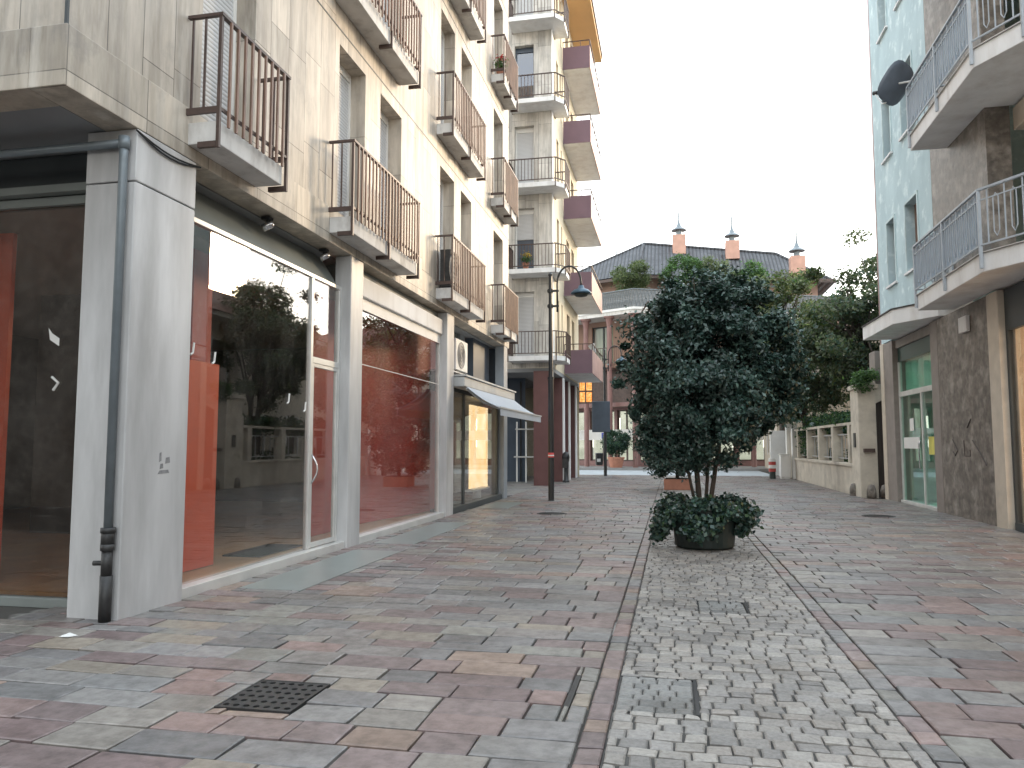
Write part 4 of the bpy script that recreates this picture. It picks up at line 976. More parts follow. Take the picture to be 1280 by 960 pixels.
# second planter and tree behind
QX, QY = 0.15, 25.4
t = thing('planter', (QX, QY, 0), 'terracotta box planter behind the dark planter tree, mostly hidden', 'planter')
m = MB().prism([(QX-0.42, QY-0.42), (QX+0.42, QY-0.42), (QX+0.42, QY+0.42), (QX-0.42, QY+0.42)], 0, 0.34); m.build('box', M['terracotta'], t, bevel=0.02)
B(QX-0.36, QX+0.36, QY-0.36, QY+0.36, 0.341, 0.36).build('soil', M['soil'], t)
t = thing('planter_tree', (QX, QY, 0.3), 'dark bushy tree in the terracotta box, behind and left of the near tree', 'tree')
MB().tube([(QX, QY, 0.3), (QX+0.05, QY, 1.4), (QX, QY, 2.6)], [0.06, 0.05, 0.02], 8).build('trunk', M['bark'], t, smooth=True)
cc = blob((QX-0.1, QY, 2.1), (1.25, 1.2, 1.7), 110, 13, 0.45, 0.08) + blob((QX-0.35, QY, 0.95), (0.9, 0.9, 0.5), 40, 14, 0.3)
leaves('crown', M['leaf'], t, centers=cc, spread=list(np.random.default_rng(6).uniform(0.16, 0.3, len(cc))), n=22000, size=0.1, cols=DARKG, outc=(QX, QY, 1.9))

# round bush in a pot by the bank
def pot_bush(x, y, label, plabel, r=0.75, zc=1.45):
    t = thing('plant_pot', (x, y, 0.13), plabel, 'plant pot')
    MB().lathe((x, y, 0.13), [(0.34, 0), (0.46, 0.5), (0.5, 0.52), (0.5, 0.6), (0.44, 0.6), (0.43, 0.52), (0, 0.52)], 20).build('pot', M['terracotta'], t)
    t = thing('bush', (x, y, 0.6), label, 'bush')
    MB().tube([(x, y, 0.62), (x, y, zc)], [0.05, 0.03], 7).build('stem', M['bark'], t)
    cc = blob((x, y, zc+0.15), (r, r, r*0.95), 60, int(x*10) % 97, 0.5, 0.04)
    leaves('crown', M['leafsoft'], t, centers=cc, spread=0.2, n=9000, size=0.1, cols=FRESH[2:]+DARKG[1:], outc=(x, y, zc))
pot_bush(-3.2, 45.2, 'round clipped green bush in a terracotta pot before the bank glazing', 'terracotta pot under the round bush before the bank glazing')

def tree(x, y, h, r, label, cols, n, size, seed, trunk_r=0.14, crown_z=0.62, lumps=70, spread=0.5, lean=(0, 0), bark='barkdark', sparse=0.35, cat='tree', flatz=0.8, name='tree'):
    t = thing(name, (x, y, 0), label, cat)
    rs = random.Random(seed); mb = MB()
    top = (x+lean[0], y+lean[1], h*0.8)
    def lp(a): return (x+lean[0]*a**1.5, y+lean[1]*a**1.5, h*0.8*a)
    mb.tube([lp(i/6) for i in range(7)], [trunk_r*(1-0.13*i) for i in range(7)], 9)
    cz = h*crown_z; c = (x+lean[0]*0.7, y+lean[1]*0.7, cz); rz = (h-cz)*0.98
    cents = blob(c, (r, r, rz*flatz if flatz < 1 else rz), lumps, seed, sparse, 0.16)
    for k in range(min(26, lumps)):
        q = cents[k*len(cents)//min(26, lumps)]; a = rs.uniform(0.35, 0.9); p0 = lp(a); md = tuple((p0[i]+q[i])/2+(0.12*r if i == 2 else rs.uniform(-0.15, 0.15)) for i in range(3))
        mb.tube([p0, md, q], [trunk_r*0.42, trunk_r*0.25, trunk_r*0.08], 6)
    mb.build('trunk', M[bark], t, smooth=True)
    leaves('crown', M['leafsoft'], t, centers=cents, spread=list(np.random.default_rng(seed).uniform(spread*0.6, spread*1.25, len(cents))), n=n, size=size, cols=cols, outc=c)
    return t
tree(6.9, 27.2, 8.3, 2.1, 'tall airy grey-green tree with a leaning dark trunk behind the garden wall', GREYG+MIDG[:1]+DARKG[2:3], 20000, 0.15, 21, 0.15, 0.60, 60, 0.42, (-1.0, 0.3), sparse=0.25)
tree(5.4, 33.0, 7.2, 2.1, 'broad olive-green tree behind the far end of the garden wall', GREYG+DARKG[2:3], 20000, 0.16, 22, 0.14, 0.60, 60, 0.5, (-0.4, 0))
tree(8.4, 29.5, 9.7, 1.9, 'thin tall tree whose sparse top stands against the sky beside the aqua building', GREYG, 6500, 0.16, 23, 0.14, 0.72, 34, 0.42, (-0.5, 0), sparse=0.2)
tree(5.3, 39.5, 10.9, 2.3, 'bright green rounded tree behind the planter tree, below the roof ridge', MIDG+GREYG+FRESH[2:], 16000, 0.18, 24, 0.18, 0.66, 60, 0.5)

# ------------------------------------------------------------------ street lamps
def street_lamp(x, y, label, mat, sticker, flip=False, arms=1):
    t = thing('street_lamp', (x, y, 0), label, 'street lamp', 'dark street lamps with hooked arms')
    p = MB(); p.tube([(x, y, 0), (x, y, 0.02), (x, y, 3.1)], [0.085, 0.075, 0.07], 14); p.tube([(x, y, 3.1), (x, y, 3.16)], 0.085, 14); p.tube([(x, y, 3.16), (x, y, 5.8)], [0.055, 0.045], 12)
    p.tube([(x, y, 5.8), (x, y, 5.84), (x, y, 5.9)], [0.05, 0.06, 0.01], 12)
    p.build('pole', mat, t, smooth=False)
    b = MB(); b.box(x-0.08, x+0.22, y-0.03, y+0.03, 5.38, 5.43); b.box(x-0.08, x+0.22, y-0.03, y+0.03, 4.98, 5.03)
    for z in (5.36, 4.96): b.tube([(x, y, z), (x, y, z+0.09)], 0.075, 12)
    b.build('bracket', mat, t)
    xa = x+0.18; a = MB(); a.tube([(xa, y, 4.85), (xa, y, 5.45)]+[(xa+0.31-0.31*math.cos(math.pi*i/10), y, 5.6+0.44*math.sin(math.pi*i/10)) for i in range(11)]+[(xa+0.62, y, 5.48)], 0.026, 9)
    a.build('arm', mat, t, smooth=True)
    s = MB(); sx = xa+0.62
    s.lathe((sx, y, 5.30), [(0.27, 0.0), (0.275, 0.02), (0.19, 0.10), (0.09, 0.14), (0.06, 0.22), (0.0, 0.23)], 24)
    sh = s.build('lamp_shade', plain('teal_lamp_shade', (0.065, 0.12, 0.17), 0.35, metal=0.3) if 'teal_lamp_shade' not in bpy.data.materials else bpy.data.materials['teal_lamp_shade'], t, smooth=True)
    MB().lathe((sx, y, 5.215), [(0.0, 0.0), (0.14, 0.02), (0.2, 0.08)], 20).build('diffuser', M['tub'] if True else 0, sh, smooth=True)
    if sticker:
        c = MB().tube([(x, y, 1.1), (x, y, 1.22)], 0.077, 14); c.build('sticker', plain('red_sticker', (0.6, 0.08, 0.08), 0.5), t)
        q = MB().tube([(x, y, 1.135), (x, y, 1.165)], 0.0785, 14, cap=False); q.build('sticker', M['white'], t)
    return t
street_lamp(-3.03, 19.5, 'dark tall street lamp with hooked arm and red sticker before the cream building', M['black'], True)
street_lamp(-3.03, 35.8, 'distant street lamp carrying a dark sign board and a litter bin', M['black'], False)
t = thing('spotlight', (-3.2, 35.8, 5.2), 'small floodlight on a slanted arm of the distant street lamp', 'floodlight')
MB().tube([(-3.03, 35.72, 4.9), (-3.45, 35.6, 5.75)], 0.03, 8).build('arm', M['black'], t)
MB().tube([(-3.45, 35.6, 5.7), (-3.62, 35.55, 6.1)], [0.08, 0.16], 12).build('lamp_head', M['cassette'], t)
t = thing('sign_board', (-3.3, 35.7, 2.0), 'blank dark blue-grey sign board fixed to the distant street lamp', 'sign')
B(-3.62, -2.78, 35.68, 35.72, 2.02, 3.45).build('board', M['navy'], t, bevel=0.02)
m = MB(); m.box(-3.2, -2.9, 35.721, 35.75, 2.4, 2.45); m.box(-3.2, -2.9, 35.721, 35.75, 3.1, 3.15); m.build('clamp', M['black'], t)
t = thing('litter_bin', (-3.28, 35.72, 0.5), 'small black litter bin with white notice fixed to the distant street lamp', 'litter bin')
MB().lathe((-3.3, 35.68, 0.5), [(0.13, 0), (0.17, 0.02), (0.18, 0.52), (0.19, 0.53), (0.16, 0.56), (0.0, 0.57)], 16).build('body', M['black'], t, smooth=False)
B(-3.38, -3.22, 35.49, 35.495, 0.66, 0.8).build('notice', M['white'], t)
t = thing('bollard', (-4.03, 29.3, 0), 'slim dark bollard with rounded head beside the arcade pillars', 'bollard')
MB().lathe((-3.98, 29.3, 0), [(0.13, 0), (0.13, 0.06), (0.08, 0.1), (0.075, 0.75), (0.12, 0.8), (0.15, 0.95), (0.12, 1.1), (0.05, 1.16), (0, 1.17)], 16).build('post', M['black'], t, smooth=True)
B(-4.1, -3.86, 29.15, 29.18, 0.55, 0.9).build('plate', M['iron'], t)

# ------------------------------------------------------------------ garden wall, gate, cabinet, barrel
gw = thing('garden_wall', (5.2, 30, 0), 'low plastered garden wall topped with concrete posts and pale railings', 'wall')
B(5.08, 5.32, 23.45, 34.2, -0.05, 0.80).build('base_wall', M['plaster'], gw)
B(5.03, 5.37, 23.45, 34.2, 0.802, 0.89).build('coping', M['plaster'], gw, bevel=0.01)
for j in range(5):
    y = 24.0+j*2.35; B(5.04, 5.36, y-0.13, y+0.13, 0.892, 2.0).build('post', M['plaster'], gw, bevel=0.01)
B(5.06, 5.34, 23.45, 34.2, 2.002, 2.08).build('beam', M['plaster'], gw)
r = MB()
for j in range(4):
    y = 24.13+j*2.35
    r.box(5.19, 5.22, y, y+2.09, 1.0, 1.03); r.box(5.19, 5.22, y, y+2.09, 1.72, 1.76)
    for i in range(1, 4): r.box(5.195, 5.215, y+0.52*i-0.012, y+0.52*i+0.012, 1.03, 1.72)
r.build('railing', M['cassette'], gw)
g = thing('gate_pillar', (5.2, 22.9, 0), 'stained plaster gate pillar with arched lintel and dark gate, joined to the garden wall', 'gate')
B(5.0, 5.46, 22.5, 23.42, -0.05, 2.95).build('pillar', M['plaster'], g, bevel=0.02)
B(4.94, 5.52, 22.44, 23.44, 2.951, 3.08).build('cap', M['plaster'], g, bevel=0.02)
ln = MB(); n = 10; pts = [(5.461+i/n*1.0, 2.55+0.32*math.sin(math.pi*i/n/2)) for i in range(n+1)]
for (xa, za), (xb, zb) in zip(pts, pts[1:]):
    ln.add([(xa,22.55,za),(xb,22.55,zb),(xb,22.55,3.08),(xa,22.55,3.08),(xa,23.0,za),(xb,23.0,zb),(xb,23.0,3.08),(xa,23.0,3.08)], [(0,1,2,3),(7,6,5,4),(0,4,5,1),(3,2,6,7)])
ln.build('lintel', M['plaster'], g)
B(5.462, 6.6, 22.75, 22.82, 0, 3.0).build('gate_leaf', M['woodgate'], g)
B(5.05, 5.5, 23.43, 23.6, 0, 2.4).build('pier', M['plaster'], g)
B(4.97, 4.999, 22.85, 23.05, 1.35, 1.75).build('intercom', M['iron'], g)
B(5.1, 5.38, 22.40, 22.499, 1.22, 1.32).build('letter_box', M['rail'], g)
for (x, y) in ((4.98, 23.2), (5.25, 22.42), (5.6, 22.45)):
    MB().lathe((x, y, 0), [(0.12, 0), (0.12, 0.2), (0.08, 0.33), (0, 0.36)], 12).build('guard_stone', M['stone'], g, smooth=True)
B(5.5, 6.6, 22.6, 23.2, 3.081, 4.0).build('parapet', M['stonegrey'], g)
cc = [(5.05+0.12*i, 22.5, 3.28+0.06*(i % 2)) for i in range(4)] + [(5.0, 22.42, 3.1), (5.15, 22.4, 3.0)]
p = leaves('gate_plant', M['leafsoft'], base=(5.2, 22.6, 3.1), centers=cc, spread=0.2, n=1500, size=0.08, cols=FRESH); tag(p, 'small green plant hanging over the top of the gate pillar', 'plant')
cc = [(5.35+random.uniform(-0.15, 0.35), 24.0+j*0.17, 2.12+random.uniform(-0.25, 0.35)) for j in range(60)] + [(5.9+random.uniform(-0.2, 0.4), 23.8+j*0.2, 0.7+random.uniform(-0.4, 0.5)) for j in range(52)] + [(5.32, 31.5+j*0.16, 1.2+0.2*(j % 5)) for j in range(14)]  # low clumps behind the wall are added to darken the open railing
p = leaves('ivy_hedge', M['leafsoft'], base=(5.4, 28, 2), centers=cc, spread=0.24, n=17000, size=0.1, cols=FRESH+DARKG); tag(p, 'dark green ivy hedge growing along the top of the garden wall', 'hedge')
e = thing('end_pillar', (4.95, 35.2, 0), 'white painted wall pillars closing the far end of the garden wall', 'pillar')
B(4.98, 5.35, 34.25, 34.6, 0, 2.15).build('pillar', M['white'], e); B(4.9, 5.35, 35.3, 35.7, 0, 2.35).build('pillar', M['white'], e); B(5.05, 5.3, 34.601, 35.299, 0, 2.0).build('panel', M['plaster'], e); B(4.55, 5.2, 38.0, 38.2, 0, 2.1).build('panel', M['white'], e)
t = thing('utility_cabinet', (4.55, 34.6, 0), 'grey-white electric cabinet standing at the end of the garden wall', 'cabinet')
B(4.5, 4.86, 34.3, 34.9, 0.08, 1.0).build('body', M['white'], t, bevel=0.015); B(4.52, 4.84, 34.32, 34.88, 0.0, 0.079).build('plinth', M['slabgrey'], t); B(4.47, 4.89, 34.27, 34.93, 1.001, 1.05).build('cap', M['alu'], t)
t = thing('road_barrier', (4.15, 34.3, 0), 'red and white striped barrier post beside the electric cabinet', 'barrier')
redp = plain('signal_red', (0.42, 0.06, 0.05), 0.5)
MB().lathe((4.15, 34.3, 0), [(0.13, 0), (0.13, 0.3), (0.0, 0.3)], 14).build('foot', M['tub'], t)
for z, mm in ((0.3, redp), (0.44, M['white']), (0.58, redp), (0.72, M['white'])):
    MB().lathe((4.15, 34.3, z), [(0.15, 0.001), (0.15, 0.139), (0.0, 0.139)], 16).build('stripe', mm, t)

# ------------------------------------------------------------------ villa behind the wall
v = thing('villa', (11, 33, 0), 'pale villa with overhanging eaves and red-brown hipped roof behind the garden trees', 'house')
vh = [(27.5+3.1*j, 28.6+3.1*j, 1.0+3.0*k, 2.7+3.0*k) for j in range(4) for k in range(2)]
w = wall_holes(MB(), 'x', 8.9, 24.0, 39.6, 0, 6.5, vh, 0.15)
w.add([(8.9,24.0,0),(16,24.0,0),(16,24.0,6.5),(8.9,24.0,6.5)], [(0,1,2,3)]); w.add([(8.9,39.6,0),(16,39.6,0),(16,39.6,6.5),(8.9,39.6,6.5)], [(3,2,1,0)]); w.add([(16,24.0,0),(16,39.6,0),(16,39.6,6.5),(16,24.0,6.5)], [(0,1,2,3)])
w.build('wall', M['creamjamb'], v)
for (a, b, z0, z1) in vh:
    f = MB(); f.box(8.86, 8.95, a-0.1, a-0.002, z0-0.1, z1+0.1); f.box(8.86, 8.95, b+0.002, b+0.1, z0-0.1, z1+0.1); f.box(8.86, 8.95, a, b, z1+0.002, z1+0.1); f = f.build('window', M['white'], v)
    B(9.05, 9.06, a, b, z0, z1).build('pane', M['rail'], f)
B(8.2, 16.7, 24.8, 40.3, 6.502, 6.68).build('eave', M['white'], v)
MB().add([(8.1,24.7,6.681),(16.8,24.7,6.681),(16.8,40.4,6.681),(8.1,40.4,6.681),(12.4,29,8.9),(12.4,36,8.9)], [(0,1,4),(1,2,5,4),(2,3,5),(3,0,4,5)]).build('roof', M['roofred'], v)
hs_ = thing('pale_house', (5.3, 41.5, 0), 'pale plain house with white eaves beyond the garden trees, beside the corner building', 'house')
hw = [(42.3, 43.2, 4.2, 6.0), (44.6, 45.5, 4.2, 6.0), (42.3, 43.2, 1.0, 2.8), (44.6, 45.5, 1.0, 2.8)]
w = wall_holes(MB(), 'x', 5.3, 41.5, 47.2, 0, 7.0, hw, 0.15); w.add([(5.3,41.5,0),(13,41.5,0),(13,41.5,7),(5.3,41.5,7)], [(0,1,2,3)]); w.add([(13,41.5,0),(13,47.2,0),(13,47.2,7),(13,41.5,7)], [(0,1,2,3)])
w.build('wall', M['creamjamb'], hs_)
for (a, b, z0, z1) in hw:
    f = MB(); f.box(5.26, 5.36, a-0.1, a-0.002, z0-0.1, z1+0.1); f.box(5.26, 5.36, b+0.002, b+0.1, z0-0.1, z1+0.1); f.box(5.26, 5.36, a, b, z1+0.002, z1+0.1); f = f.build('window', M['white'], hs_)
    B(5.45, 5.46, a, b, z0, z1).build('shutter', M['rail'], f)
B(4.8, 13.5, 41.0, 47.4, 7.002, 7.16).build('eave', M['white'], hs_)
MB().add([(4.75,40.95,7.161),(13.6,40.95,7.161),(13.6,47.45,7.161),(4.75,47.45,7.161),(7.8,44.2,8.6),(10.6,44.2,8.6)], [(0,1,5,4),(1,2,5),(2,3,4,5),(3,0,4)]).build('roof', M['roofred'], hs_)

# ------------------------------------------------------------------ corner building C (bank)
C = thing('corner_building', (-2.1, 46, 0), 'angled corner building with pink columns, roof terrace and grey tiled roof at the street end', 'building')
def ln2(p, q, a): return (p[0]+(q[0]-p[0])*a, p[1]+(q[1]-p[1])*a)
FP = [(-11.0, 50.2), (-2.1, 45.2), (10.5, 50.5)]        # front edge of slabs
def offset(d):  # shift back along the bisecting directions
    return [(-11.0, 50.2+d*1.12), (-2.1, 45.2+d*1.12), (10.5, 50.5+d*1.12)]
def band(mb, pts, z0, z1, th):
    for p, q in zip(pts, pts[1:]):
        d = Vector((q[0]-p[0], q[1]-p[1], 0)).normalized(); n_ = Vector((-d.y, d.x, 0))*th
        a, b, c_, e_ = p, q, (q[0]+n_.x, q[1]+n_.y), (p[0]+n_.x, p[1]+n_.y)
        mb.prism([a, b, c_, e_], z0, z1)
    return mb
def slabp(d, back=66): pts = offset(d); return pts+[(10.5, back), (-11.0, back)]
MB().prism(slabp(0.0), 9.2, 9.42).build('terrace_slab', M['slabgrey'], C)
band(MB(), offset(-0.05), 9.421, 9.56, 0.2).build('terrace_edge', M['white'], C)
lat = slats('lattice_grey', (0.22, 0.23, 0.24), 0.09, 'Z'); 
pp = band(MB(), offset(0.0), 9.561, 10.6, 0.06).build('terrace_railing', lat, C)
rr = MB()
for p, q in zip(offset(-0.02), offset(-0.02)[1:]):
    rr.bar((*p, 10.62), (*q, 10.62), 0.09, 0.05); m = 60
    for i in range(m):
        a, b = ln2(p, q, i/m), ln2(p, q, (i+1)/m); rr.bar((*a, 9.58), (*b, 10.6), 0.025); rr.bar((*a, 10.6), (*b, 9.58), 0.025)
rr.build('lattice', M['pipe'], pp)
# first floor walls with windows, set back
def facade(pts, z0, z1, win, mat, name, wz, wmat, frame_mat, th=0.15, cmat=None):
    for p, q in zip(pts, pts[1:]):
        L = math.dist(p, q); d = ((q[0]-p[0])/L, (q[1]-p[1])/L); nrm = (-d[1], d[0])
        us = [0]; 
        for (a, b) in win:
            if b < L: us += [a, b]
        us.append(L); mb = MB()
        P = lambda u, z, o=0: (p[0]+d[0]*u+nrm[0]*o, p[1]+d[1]*u+nrm[1]*o, z)
        for i in range(len(us)-1):
            a, b = us[i], us[i+1]
            if i % 2 == 0: mb.add([P(a,z0),P(b,z0),P(b,z1),P(a,z1)], [(0,1,2,3)])
            else:
                mb.add([P(a,z0),P(b,z0),P(b,wz[0]),P(a,wz[0])], [(0,1,2,3)]); mb.add([P(a,wz[1]),P(b,wz[1]),P(b,z1),P(a,z1)], [(0,1,2,3)])
                mb.add([P(a,wz[0]),P(b,wz[0]),P(b,wz[0],th),P(a,wz[0],th)], [(0,1,2,3)]); mb.add([P(a,wz[1]),P(b,wz[1]),P(b,wz[1],th),P(a,wz[1],th)], [(3,2,1,0)])
                mb.add([P(a,wz[0]),P(a,wz[1]),P(a,wz[1],th),P(a,wz[0],th)], [(0,1,2,3)]); mb.add([P(b,wz[0]),P(b,wz[1]),P(b,wz[1],th),P(b,wz[0],th)], [(3,2,1,0)])
                f = MB()
                for (u0, u1, w0, w1) in ((a, a+0.07, wz[0], wz[1]), (b-0.07, b, wz[0], wz[1]), ((a+b)/2-0.05, (a+b)/2+0.05, wz[0], wz[1]), (a, b, wz[1]-0.08, wz[1]), (a, b, wz[0], wz[0]+0.08)):
                    f.add([P(u0,w0,th-0.02),P(u1,w0,th-0.02),P(u1,w1,th-0.02),P(u0,w1,th-0.02),P(u0,w0,th+0.05),P(u1,w0,th+0.05),P(u1,w1,th+0.05),P(u0,w1,th+0.05)], [(0,1,2,3),(7,6,5,4),(0,4,5,1),(1,5,6,2),(2,6,7,3),(3,7,4,0)])
                fo = f.build('window', frame_mat, C)
                g_ = MB().add([P(a+0.07,wz[0]+0.08,th+0.02),P(b-0.07,wz[0]+0.08,th+0.02),P(b-0.07,wz[1]-0.08,th+0.02),P(a+0.07,wz[1]-0.08,th+0.02)], [(0,1,2,3)]); g_.build('pane', wmat, fo)
                cu = MB().add([P(a,wz[0],th+0.25),P(b,wz[0],th+0.25),P(b,wz[1],th+0.25),P(a,wz[1],th+0.25)], [(0,1,2,3)]); cu.build('curtain', cmat or M['curtain'], fo)
        mb.build(name, mat, C)
M['curtain'] = plain('pale_curtain', (0.55, 0.58, 0.50), 0.9, 0.2, 3, (6, 6, 0.3))
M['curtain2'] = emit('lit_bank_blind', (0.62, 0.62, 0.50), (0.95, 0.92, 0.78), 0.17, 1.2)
M['winglass'] = glass('window_glass', (0.75, 0.8, 0.75), 1.5)
facade(offset(1.7), 6.4, 9.2, [(0.8, 2.2), (3.6, 5.2), (7.0, 8.6), (10.4, 11.6), (12.2, 13.2)], M['salmon'], 'upper_wall', (6.5, 8.9), M['winglass'], M['darkbeam'])
MB().prism(slabp(0.55), 6.1, 6.4).build('floor_slab', M['salmon'], C)
rr = MB()
for p, q in zip(offset(0.6), offset(0.6)[1:]):
    rr.bar((*p, 7.35), (*q, 7.35), 0.05, 0.04); m = int(math.dist(p, q)/0.14)
    for i in range(m): a = ln2(p, q, i/m); rr.bar((*a, 6.4), (*a, 7.34), 0.018)
rr.build('balcony_railing', M['rail'], C)
facade(offset(1.7), 4.0, 6.1, [(1.2, 3.2), (4.6, 6.8), (10.8, 12.6)], M['rail'], 'mezzanine_wall', (4.3, 5.8), M['winglass'], M['pink'])
MB().prism(slabp(0.75), 3.75, 4.0).build('canopy', M['pink'], C)
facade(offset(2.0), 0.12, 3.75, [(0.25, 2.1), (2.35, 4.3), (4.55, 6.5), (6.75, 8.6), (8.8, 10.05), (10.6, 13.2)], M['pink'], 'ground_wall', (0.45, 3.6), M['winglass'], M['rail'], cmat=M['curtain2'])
sb = band(MB(), offset(1.9), 1.75, 2.4, 0.05).build('sign_band', M['white'], C)
def text(body, p, size, rot, mat, parent):
    cu = bpy.data.curves.new('lettering', 'FONT'); cu.body = body; cu.size = size; cu.extrude = 0.004; cu.align_x = 'LEFT'
    tmp = bpy.data.objects.new('tmp', cu); COL.objects.link(tmp)
    dg = bpy.context.evaluated_depsgraph_get(); me = bpy.data.meshes.new_from_object(tmp.evaluated_get(dg)); bpy.data.objects.remove(tmp)
    me.materials.clear(); me.materials.append(mat)
    me.transform(Matrix.Translation(Vector(p)-ORIG[parent.name]) @ Matrix.Rotation(rot, 4, 'Z') @ Matrix.Rotation(R(90), 4, 'X'))
    o = bpy.data.objects.new('lettering', me); COL.objects.link(o); o.parent = parent; ORIG[o.name] = ORIG[parent.name]; return o
o19 = offset(1.84); a0 = math.atan2(o19[1][1]-o19[0][1], o19[1][0]-o19[0][0])
bpy.context.view_layer.update()
pt = ln2(o19[0], o19[1], 0.85); text('BAM', (pt[0], pt[1], 1.88), 0.34, a0, M['black'], sb)
pt = ln2(o19[0], o19[1], 0.81); text('NA', (pt[0], pt[1], 2.18), 0.2, a0, redp, sb)
pt = ln2(o19[0], o19[1], 0.75); q = ln2(o19[0], o19[1], 0.785)
band(MB(), [pt, q], 1.85, 2.2, 0.01).build('emblem', plain('blue_emblem', (0.05, 0.07, 0.4), 0.5), sb)
pt = ln2(o19[0], o19[1], 0.787); q = ln2(o19[0], o19[1], 0.80); band(MB(), [pt, q], 1.85, 2.2, 0.01).build('emblem', redp, sb)
# columns
for p, q, al in ((FP[0], FP[1], (0.25, 0.5, 0.66, 0.83)), (FP[1], FP[2], (0.0, 0.3, 0.55, 0.8))):
    for a in al:
        x, y = ln2(p, q, a); y += 0.35
        cm = MB().tube([(x, y, 0.12), (x, y, 8.6), (x, y, 8.75), (x, y, 9.19)], [0.15, 0.15, 0.17, 0.27], 14); c_ = cm.build('column', M['pink'], C)
        B(x-0.3, x+0.3, y-0.3, y+0.3, 9.1, 9.199).build('capital', M['pink'], c_)
# lit lamp bracket & box on column
B(-2.2, -1.75, 45.15, 45.3, 6.6, 7.3).build('meter_box', M['salmon'], C)
MB().tube([(-1.9, 45.3, 8.3), (-1.6, 45.1, 9.2), (-1.2, 45.0, 9.8)], 0.05, 8).build('bracket_pipe', M['rail'], C)
# penthouse and roof
pw = [(-8.0, 52.5), (-2.1, 49.6), (9.6, 53.2)]
m = MB().prism(pw+[(9.6, 64), (-8.0, 64)], 9.43, 12.2); m.build('penthouse_wall', M['salmon'], C)
rf = [(-8.9, 52.0, 12.2), (-2.1, 48.7, 12.3), (10.6, 52.5, 12.0), (10.6, 65, 12), (-8.9, 65, 12), (-1.7, 53.5, 15.45), (7.2, 54.6, 14.55)]
MB().add(rf, [(0,1,5), (1,2,6,5), (2,3,6), (3,4,5,6), (4,0,5)]).build('roof', M['roofgrey'], C)
ev = MB(); band(ev, [(-8.9, 51.9), (-2.1, 48.6), (10.6, 52.4)], 12.0, 12.19, 0.3); ev.build('eave', M['rail'], C)
rg = MB(); rg.tube([rf[1], rf[5]], 0.12, 8); rg.tube([rf[5], rf[6]], 0.13, 8); rg.tube([rf[0], rf[5]], 0.1, 8); rg.tube([rf[6], rf[2]], 0.12, 8); rg.build('ridge_cap', M['roofgrey'], C)
for (x, y, z0, z1, hh) in ((0.70, 53.0, 14.4, 15.75, 1.3), (4.2, 53.0, 13.9, 15.15, 1.35), (8.0, 50.9, 12.1, 13.4, 1.55)):
    ch = B(x-0.44, x+0.44, y-0.42, y+0.42, z0, z1).build('chimney', M['chimney'], C)
    cp = MB().lathe((x, y, z1), [(0.2, 0), (0.2, 0.35), (0.52, 0.36), (0.5, 0.42), (0.2, 0.62), (0.1, 0.85), (0.05, 1.1), (0.045, hh+0.35), (0.0, hh+0.4)], 14); cp.build('cowl', M['pipe'], ch)
for x_, z_ in ((-1.9, 15.35), (-3.6, 13.9)): MB().tube([(x_, 53.4, z_), (x_, 53.4, z_+1.4)], 0.04, 6).build('aerial', M['pipe'], C)
# lit window sign to the left
t = thing('lit_lantern', (-4.6, 42.5, 4.2), 'orange lit lantern-like window hanging beyond the last red pillar', 'lantern')
B(-5.0, -4.28, 42.5, 42.6, 3.75, 5.1).build('glow', M['litlamp'], t)
m = MB(); [m.box(-5.04, -4.24, 42.44, 42.499, z, z+0.09) for z in (3.72, 4.36, 5.03)]; [m.box(x, x+0.07, 42.43, 42.48, 3.72, 5.12) for x in (-5.05, -4.68, -4.3)]; m.build('grid', M['rail'], t)
m = MB(); m.box(-7.0, -5.05, 42.5, 42.6, 4.9, 5.0); m.build('bracket', M['rail'], t)
# terrace plants
for (x, y, r, z, lab, cols) in ((-2.2, 46.9, 1.2, 11.75, 'pale green rounded bush on the roof terrace, leftmost', MIDG), (0.75, 47.2, 1.15, 11.9, 'blue-green rounded bush on the roof terrace behind the tree top', FRESH), (2.6, 47.9, 1.2, 11.75, 'light green bush on the roof terrace just above the planter tree', MIDG[2:]), (4.8, 48.8, 1.2, 11.5, 'green bush on the roof terrace right of the planter tree top', FRESH[:2])):
    cc = blob((x, y, z), (r, r*0.8, r), 40, int(x*7+50), 0.4, 0.06)
    p = leaves('terrace_bush', M['leafsoft'], base=(x, y, 10.5), centers=cc, spread=0.32, n=6500, size=0.14, cols=cols, outc=(x, y, z)); tag(p, lab, 'bush', 'bushes on the roof terrace')
cc = [(-7+0.35*i, 50.2-0.56*(0.35*i+1)*0.9+0.9, 10.75+0.15*(i % 3)) for i in range(14)]
p = leaves('terrace_hedge', M['leafsoft'], base=(-4, 48, 10.5), centers=cc, spread=0.3, n=2500, size=0.12, cols=DARKG+FRESH); tag(p, 'low dark plants along the left terrace railing', 'plants')

# flowers on balconies
def flowers(x, y, z, label, col, n=260):
    t = thing('flower_pot', (x, y, z), label, 'flower pot')
    MB().lathe((x, y, z), [(0.09, 0), (0.13, 0.2), (0.14, 0.2), (0.12, 0.2), (0, 0.18)], 12).build('pot', M['terracotta'], t)
    leaves('plant', M['leafsoft'], t, centers=[(x, y, z+0.36), (x+0.05, y-0.1, z+0.3)], spread=0.16, n=n, size=0.07, cols=FRESH)
    leaves('blossom', M['leafsoft'], t, centers=[(x, y, z+0.5), (x+0.05, y-0.1, z+0.45)], spread=0.13, n=n//3, size=0.07, cols=[col])
flowers(XA+0.2, 18.8, 4.42+2*ST+0.02, 'red flowering pot plant on a high marble-building balcony', (0.4, 0.03, 0.04))
flowers(-5.0, 26.5, 4.55+BS+0.02, 'yellow flowering pot plant on the bay balcony above the arcade', (0.5, 0.32, 0.03))

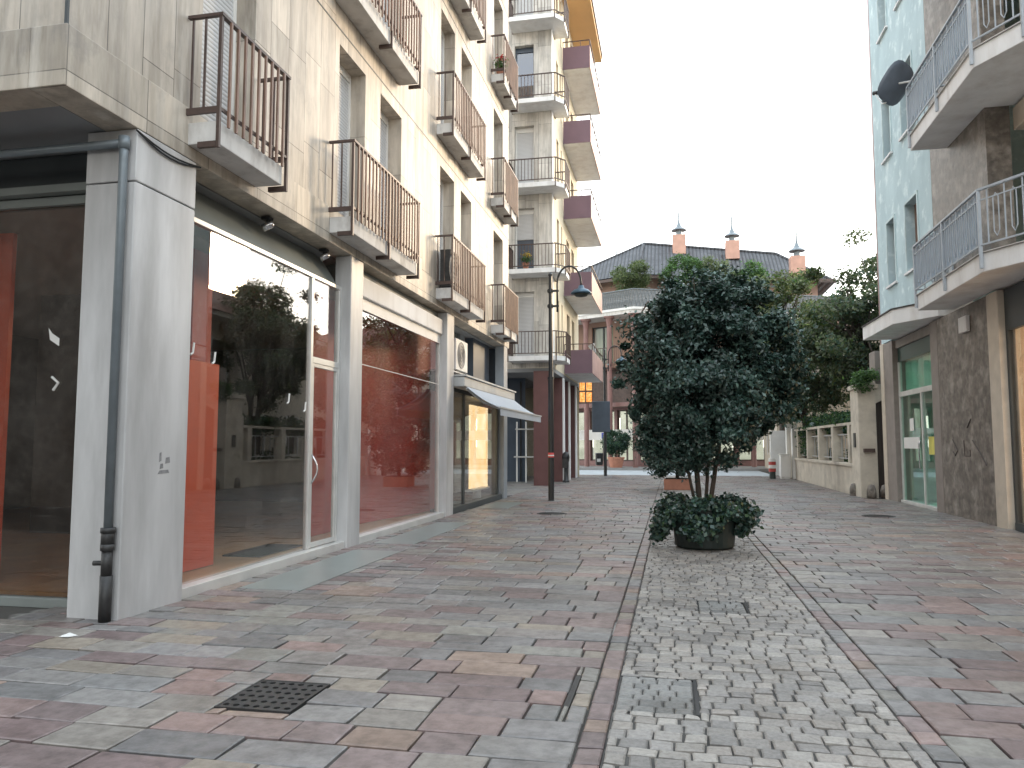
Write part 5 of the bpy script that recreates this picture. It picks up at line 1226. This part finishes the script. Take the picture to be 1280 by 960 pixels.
# house added behind the viewer to darken the shop reflections and block sky
h = thing('reflection_house', (-10, -6, 0), 'plain grey house added behind the viewer to darken the reflections in the corner shop glass', 'house')
hh = []
w = wall_holes(MB(), 'y', -3.5, -20, -4.6, 0, 14, hh, -0.2); w.add([(-4.6,-3.5,0),(-4.6,-30,0),(-4.6,-30,14),(-4.6,-3.5,14)], [(0,1,2,3)]); w.add([(-20,-3.5,14),(-4.6,-3.5,14),(-4.6,-30,14),(-20,-30,14)], [(0,1,2,3)])
w.build('wall', M['stone'], h)
for (a, b, z0, z1) in hh: B(a, b, -3.75, -3.7, z0, z1).build('window', M['navy'], h)

# ------------------------------------------------------------------ world, sun, camera
SUN_EL, SUN_AZ = 13.0, 36.0
wd = bpy.data.worlds.new('World'); scene.world = wd; wd.use_nodes = True
nt = wd.node_tree; nt.nodes.clear()
out = nt.nodes.new('ShaderNodeOutputWorld'); bg = nt.nodes.new('ShaderNodeBackground'); sk = nt.nodes.new('ShaderNodeTexSky')
sk.sky_type = 'NISHITA'; sk.sun_disc = False; sk.sun_elevation = R(SUN_EL); sk.sun_rotation = R(SUN_AZ); sk.air_density = 1.0; sk.dust_density = 1.0; sk.ozone_density = 1.0
hs = nt.nodes.new('ShaderNodeHueSaturation'); hs.inputs['Saturation'].default_value = 0.32
nt.links.new(sk.outputs[0], hs.inputs['Color']); # a thin even cloud veil over the clear sky: whiter near the horizon, faintly blue overhead, with soft streaks
tcw = nt.nodes.new('ShaderNodeTexCoord'); sw = nt.nodes.new('ShaderNodeSeparateXYZ'); nt.links.new(tcw.outputs['Generated'], sw.inputs[0])
mpw = nt.nodes.new('ShaderNodeMapping'); mpw.inputs['Scale'].default_value = (1.5, 1.5, 5.0); nt.links.new(tcw.outputs['Generated'], mpw.inputs['Vector'])
cl_ = noise(nt, mpw.outputs['Vector'], 1.6, 5.0, 0.6)
veil = mixc(nt, (4.3, 4.08, 3.72), (3.3, 3.7, 4.05), ramp(nt, sw.outputs['Z'], 0.05, 0.75))
veil = mixc(nt, veil, (0.8, 0.85, 0.9), ramp(nt, cl_, 0.42, 0.72), 'MULTIPLY')
nt.links.new(mixc(nt, mixc(nt, hs.outputs[0], (1.0, 0.97, 0.925), 1.0, 'MULTIPLY'), veil, 0.72), bg.inputs['Color'])
bg.inputs['Strength'].default_value = 0.15
nt.links.new(bg.outputs[0], out.inputs[0])
sl = bpy.data.lights.new('sun', 'SUN'); sl.energy = 0.5; sl.angle = R(10); sl.color = (1.0, 0.74, 0.46)
so = bpy.data.objects.new('sun', sl); COL.objects.link(so)
dv = Vector((math.sin(R(SUN_AZ))*math.cos(R(SUN_EL)), math.cos(R(SUN_AZ))*math.cos(R(SUN_EL)), math.sin(R(SUN_EL))))
so.rotation_euler = dv.to_track_quat('Z', 'Y').to_euler()
cam = bpy.data.cameras.new('camera'); cam.sensor_width = 36; cam.lens = 27.0; cam.clip_end = 2000; cam.clip_start = 0.05
co = bpy.data.objects.new('camera', cam); COL.objects.link(co); co.location = (0, 0, 1.4)
co.rotation_euler = (R(90+4.586), 0, R(11.732)); scene.camera = co
vs_ = scene.view_settings; vs_.view_transform = 'Standard'; vs_.look = 'None'; vs_.exposure = 2.45; vs_.gamma = 1.0
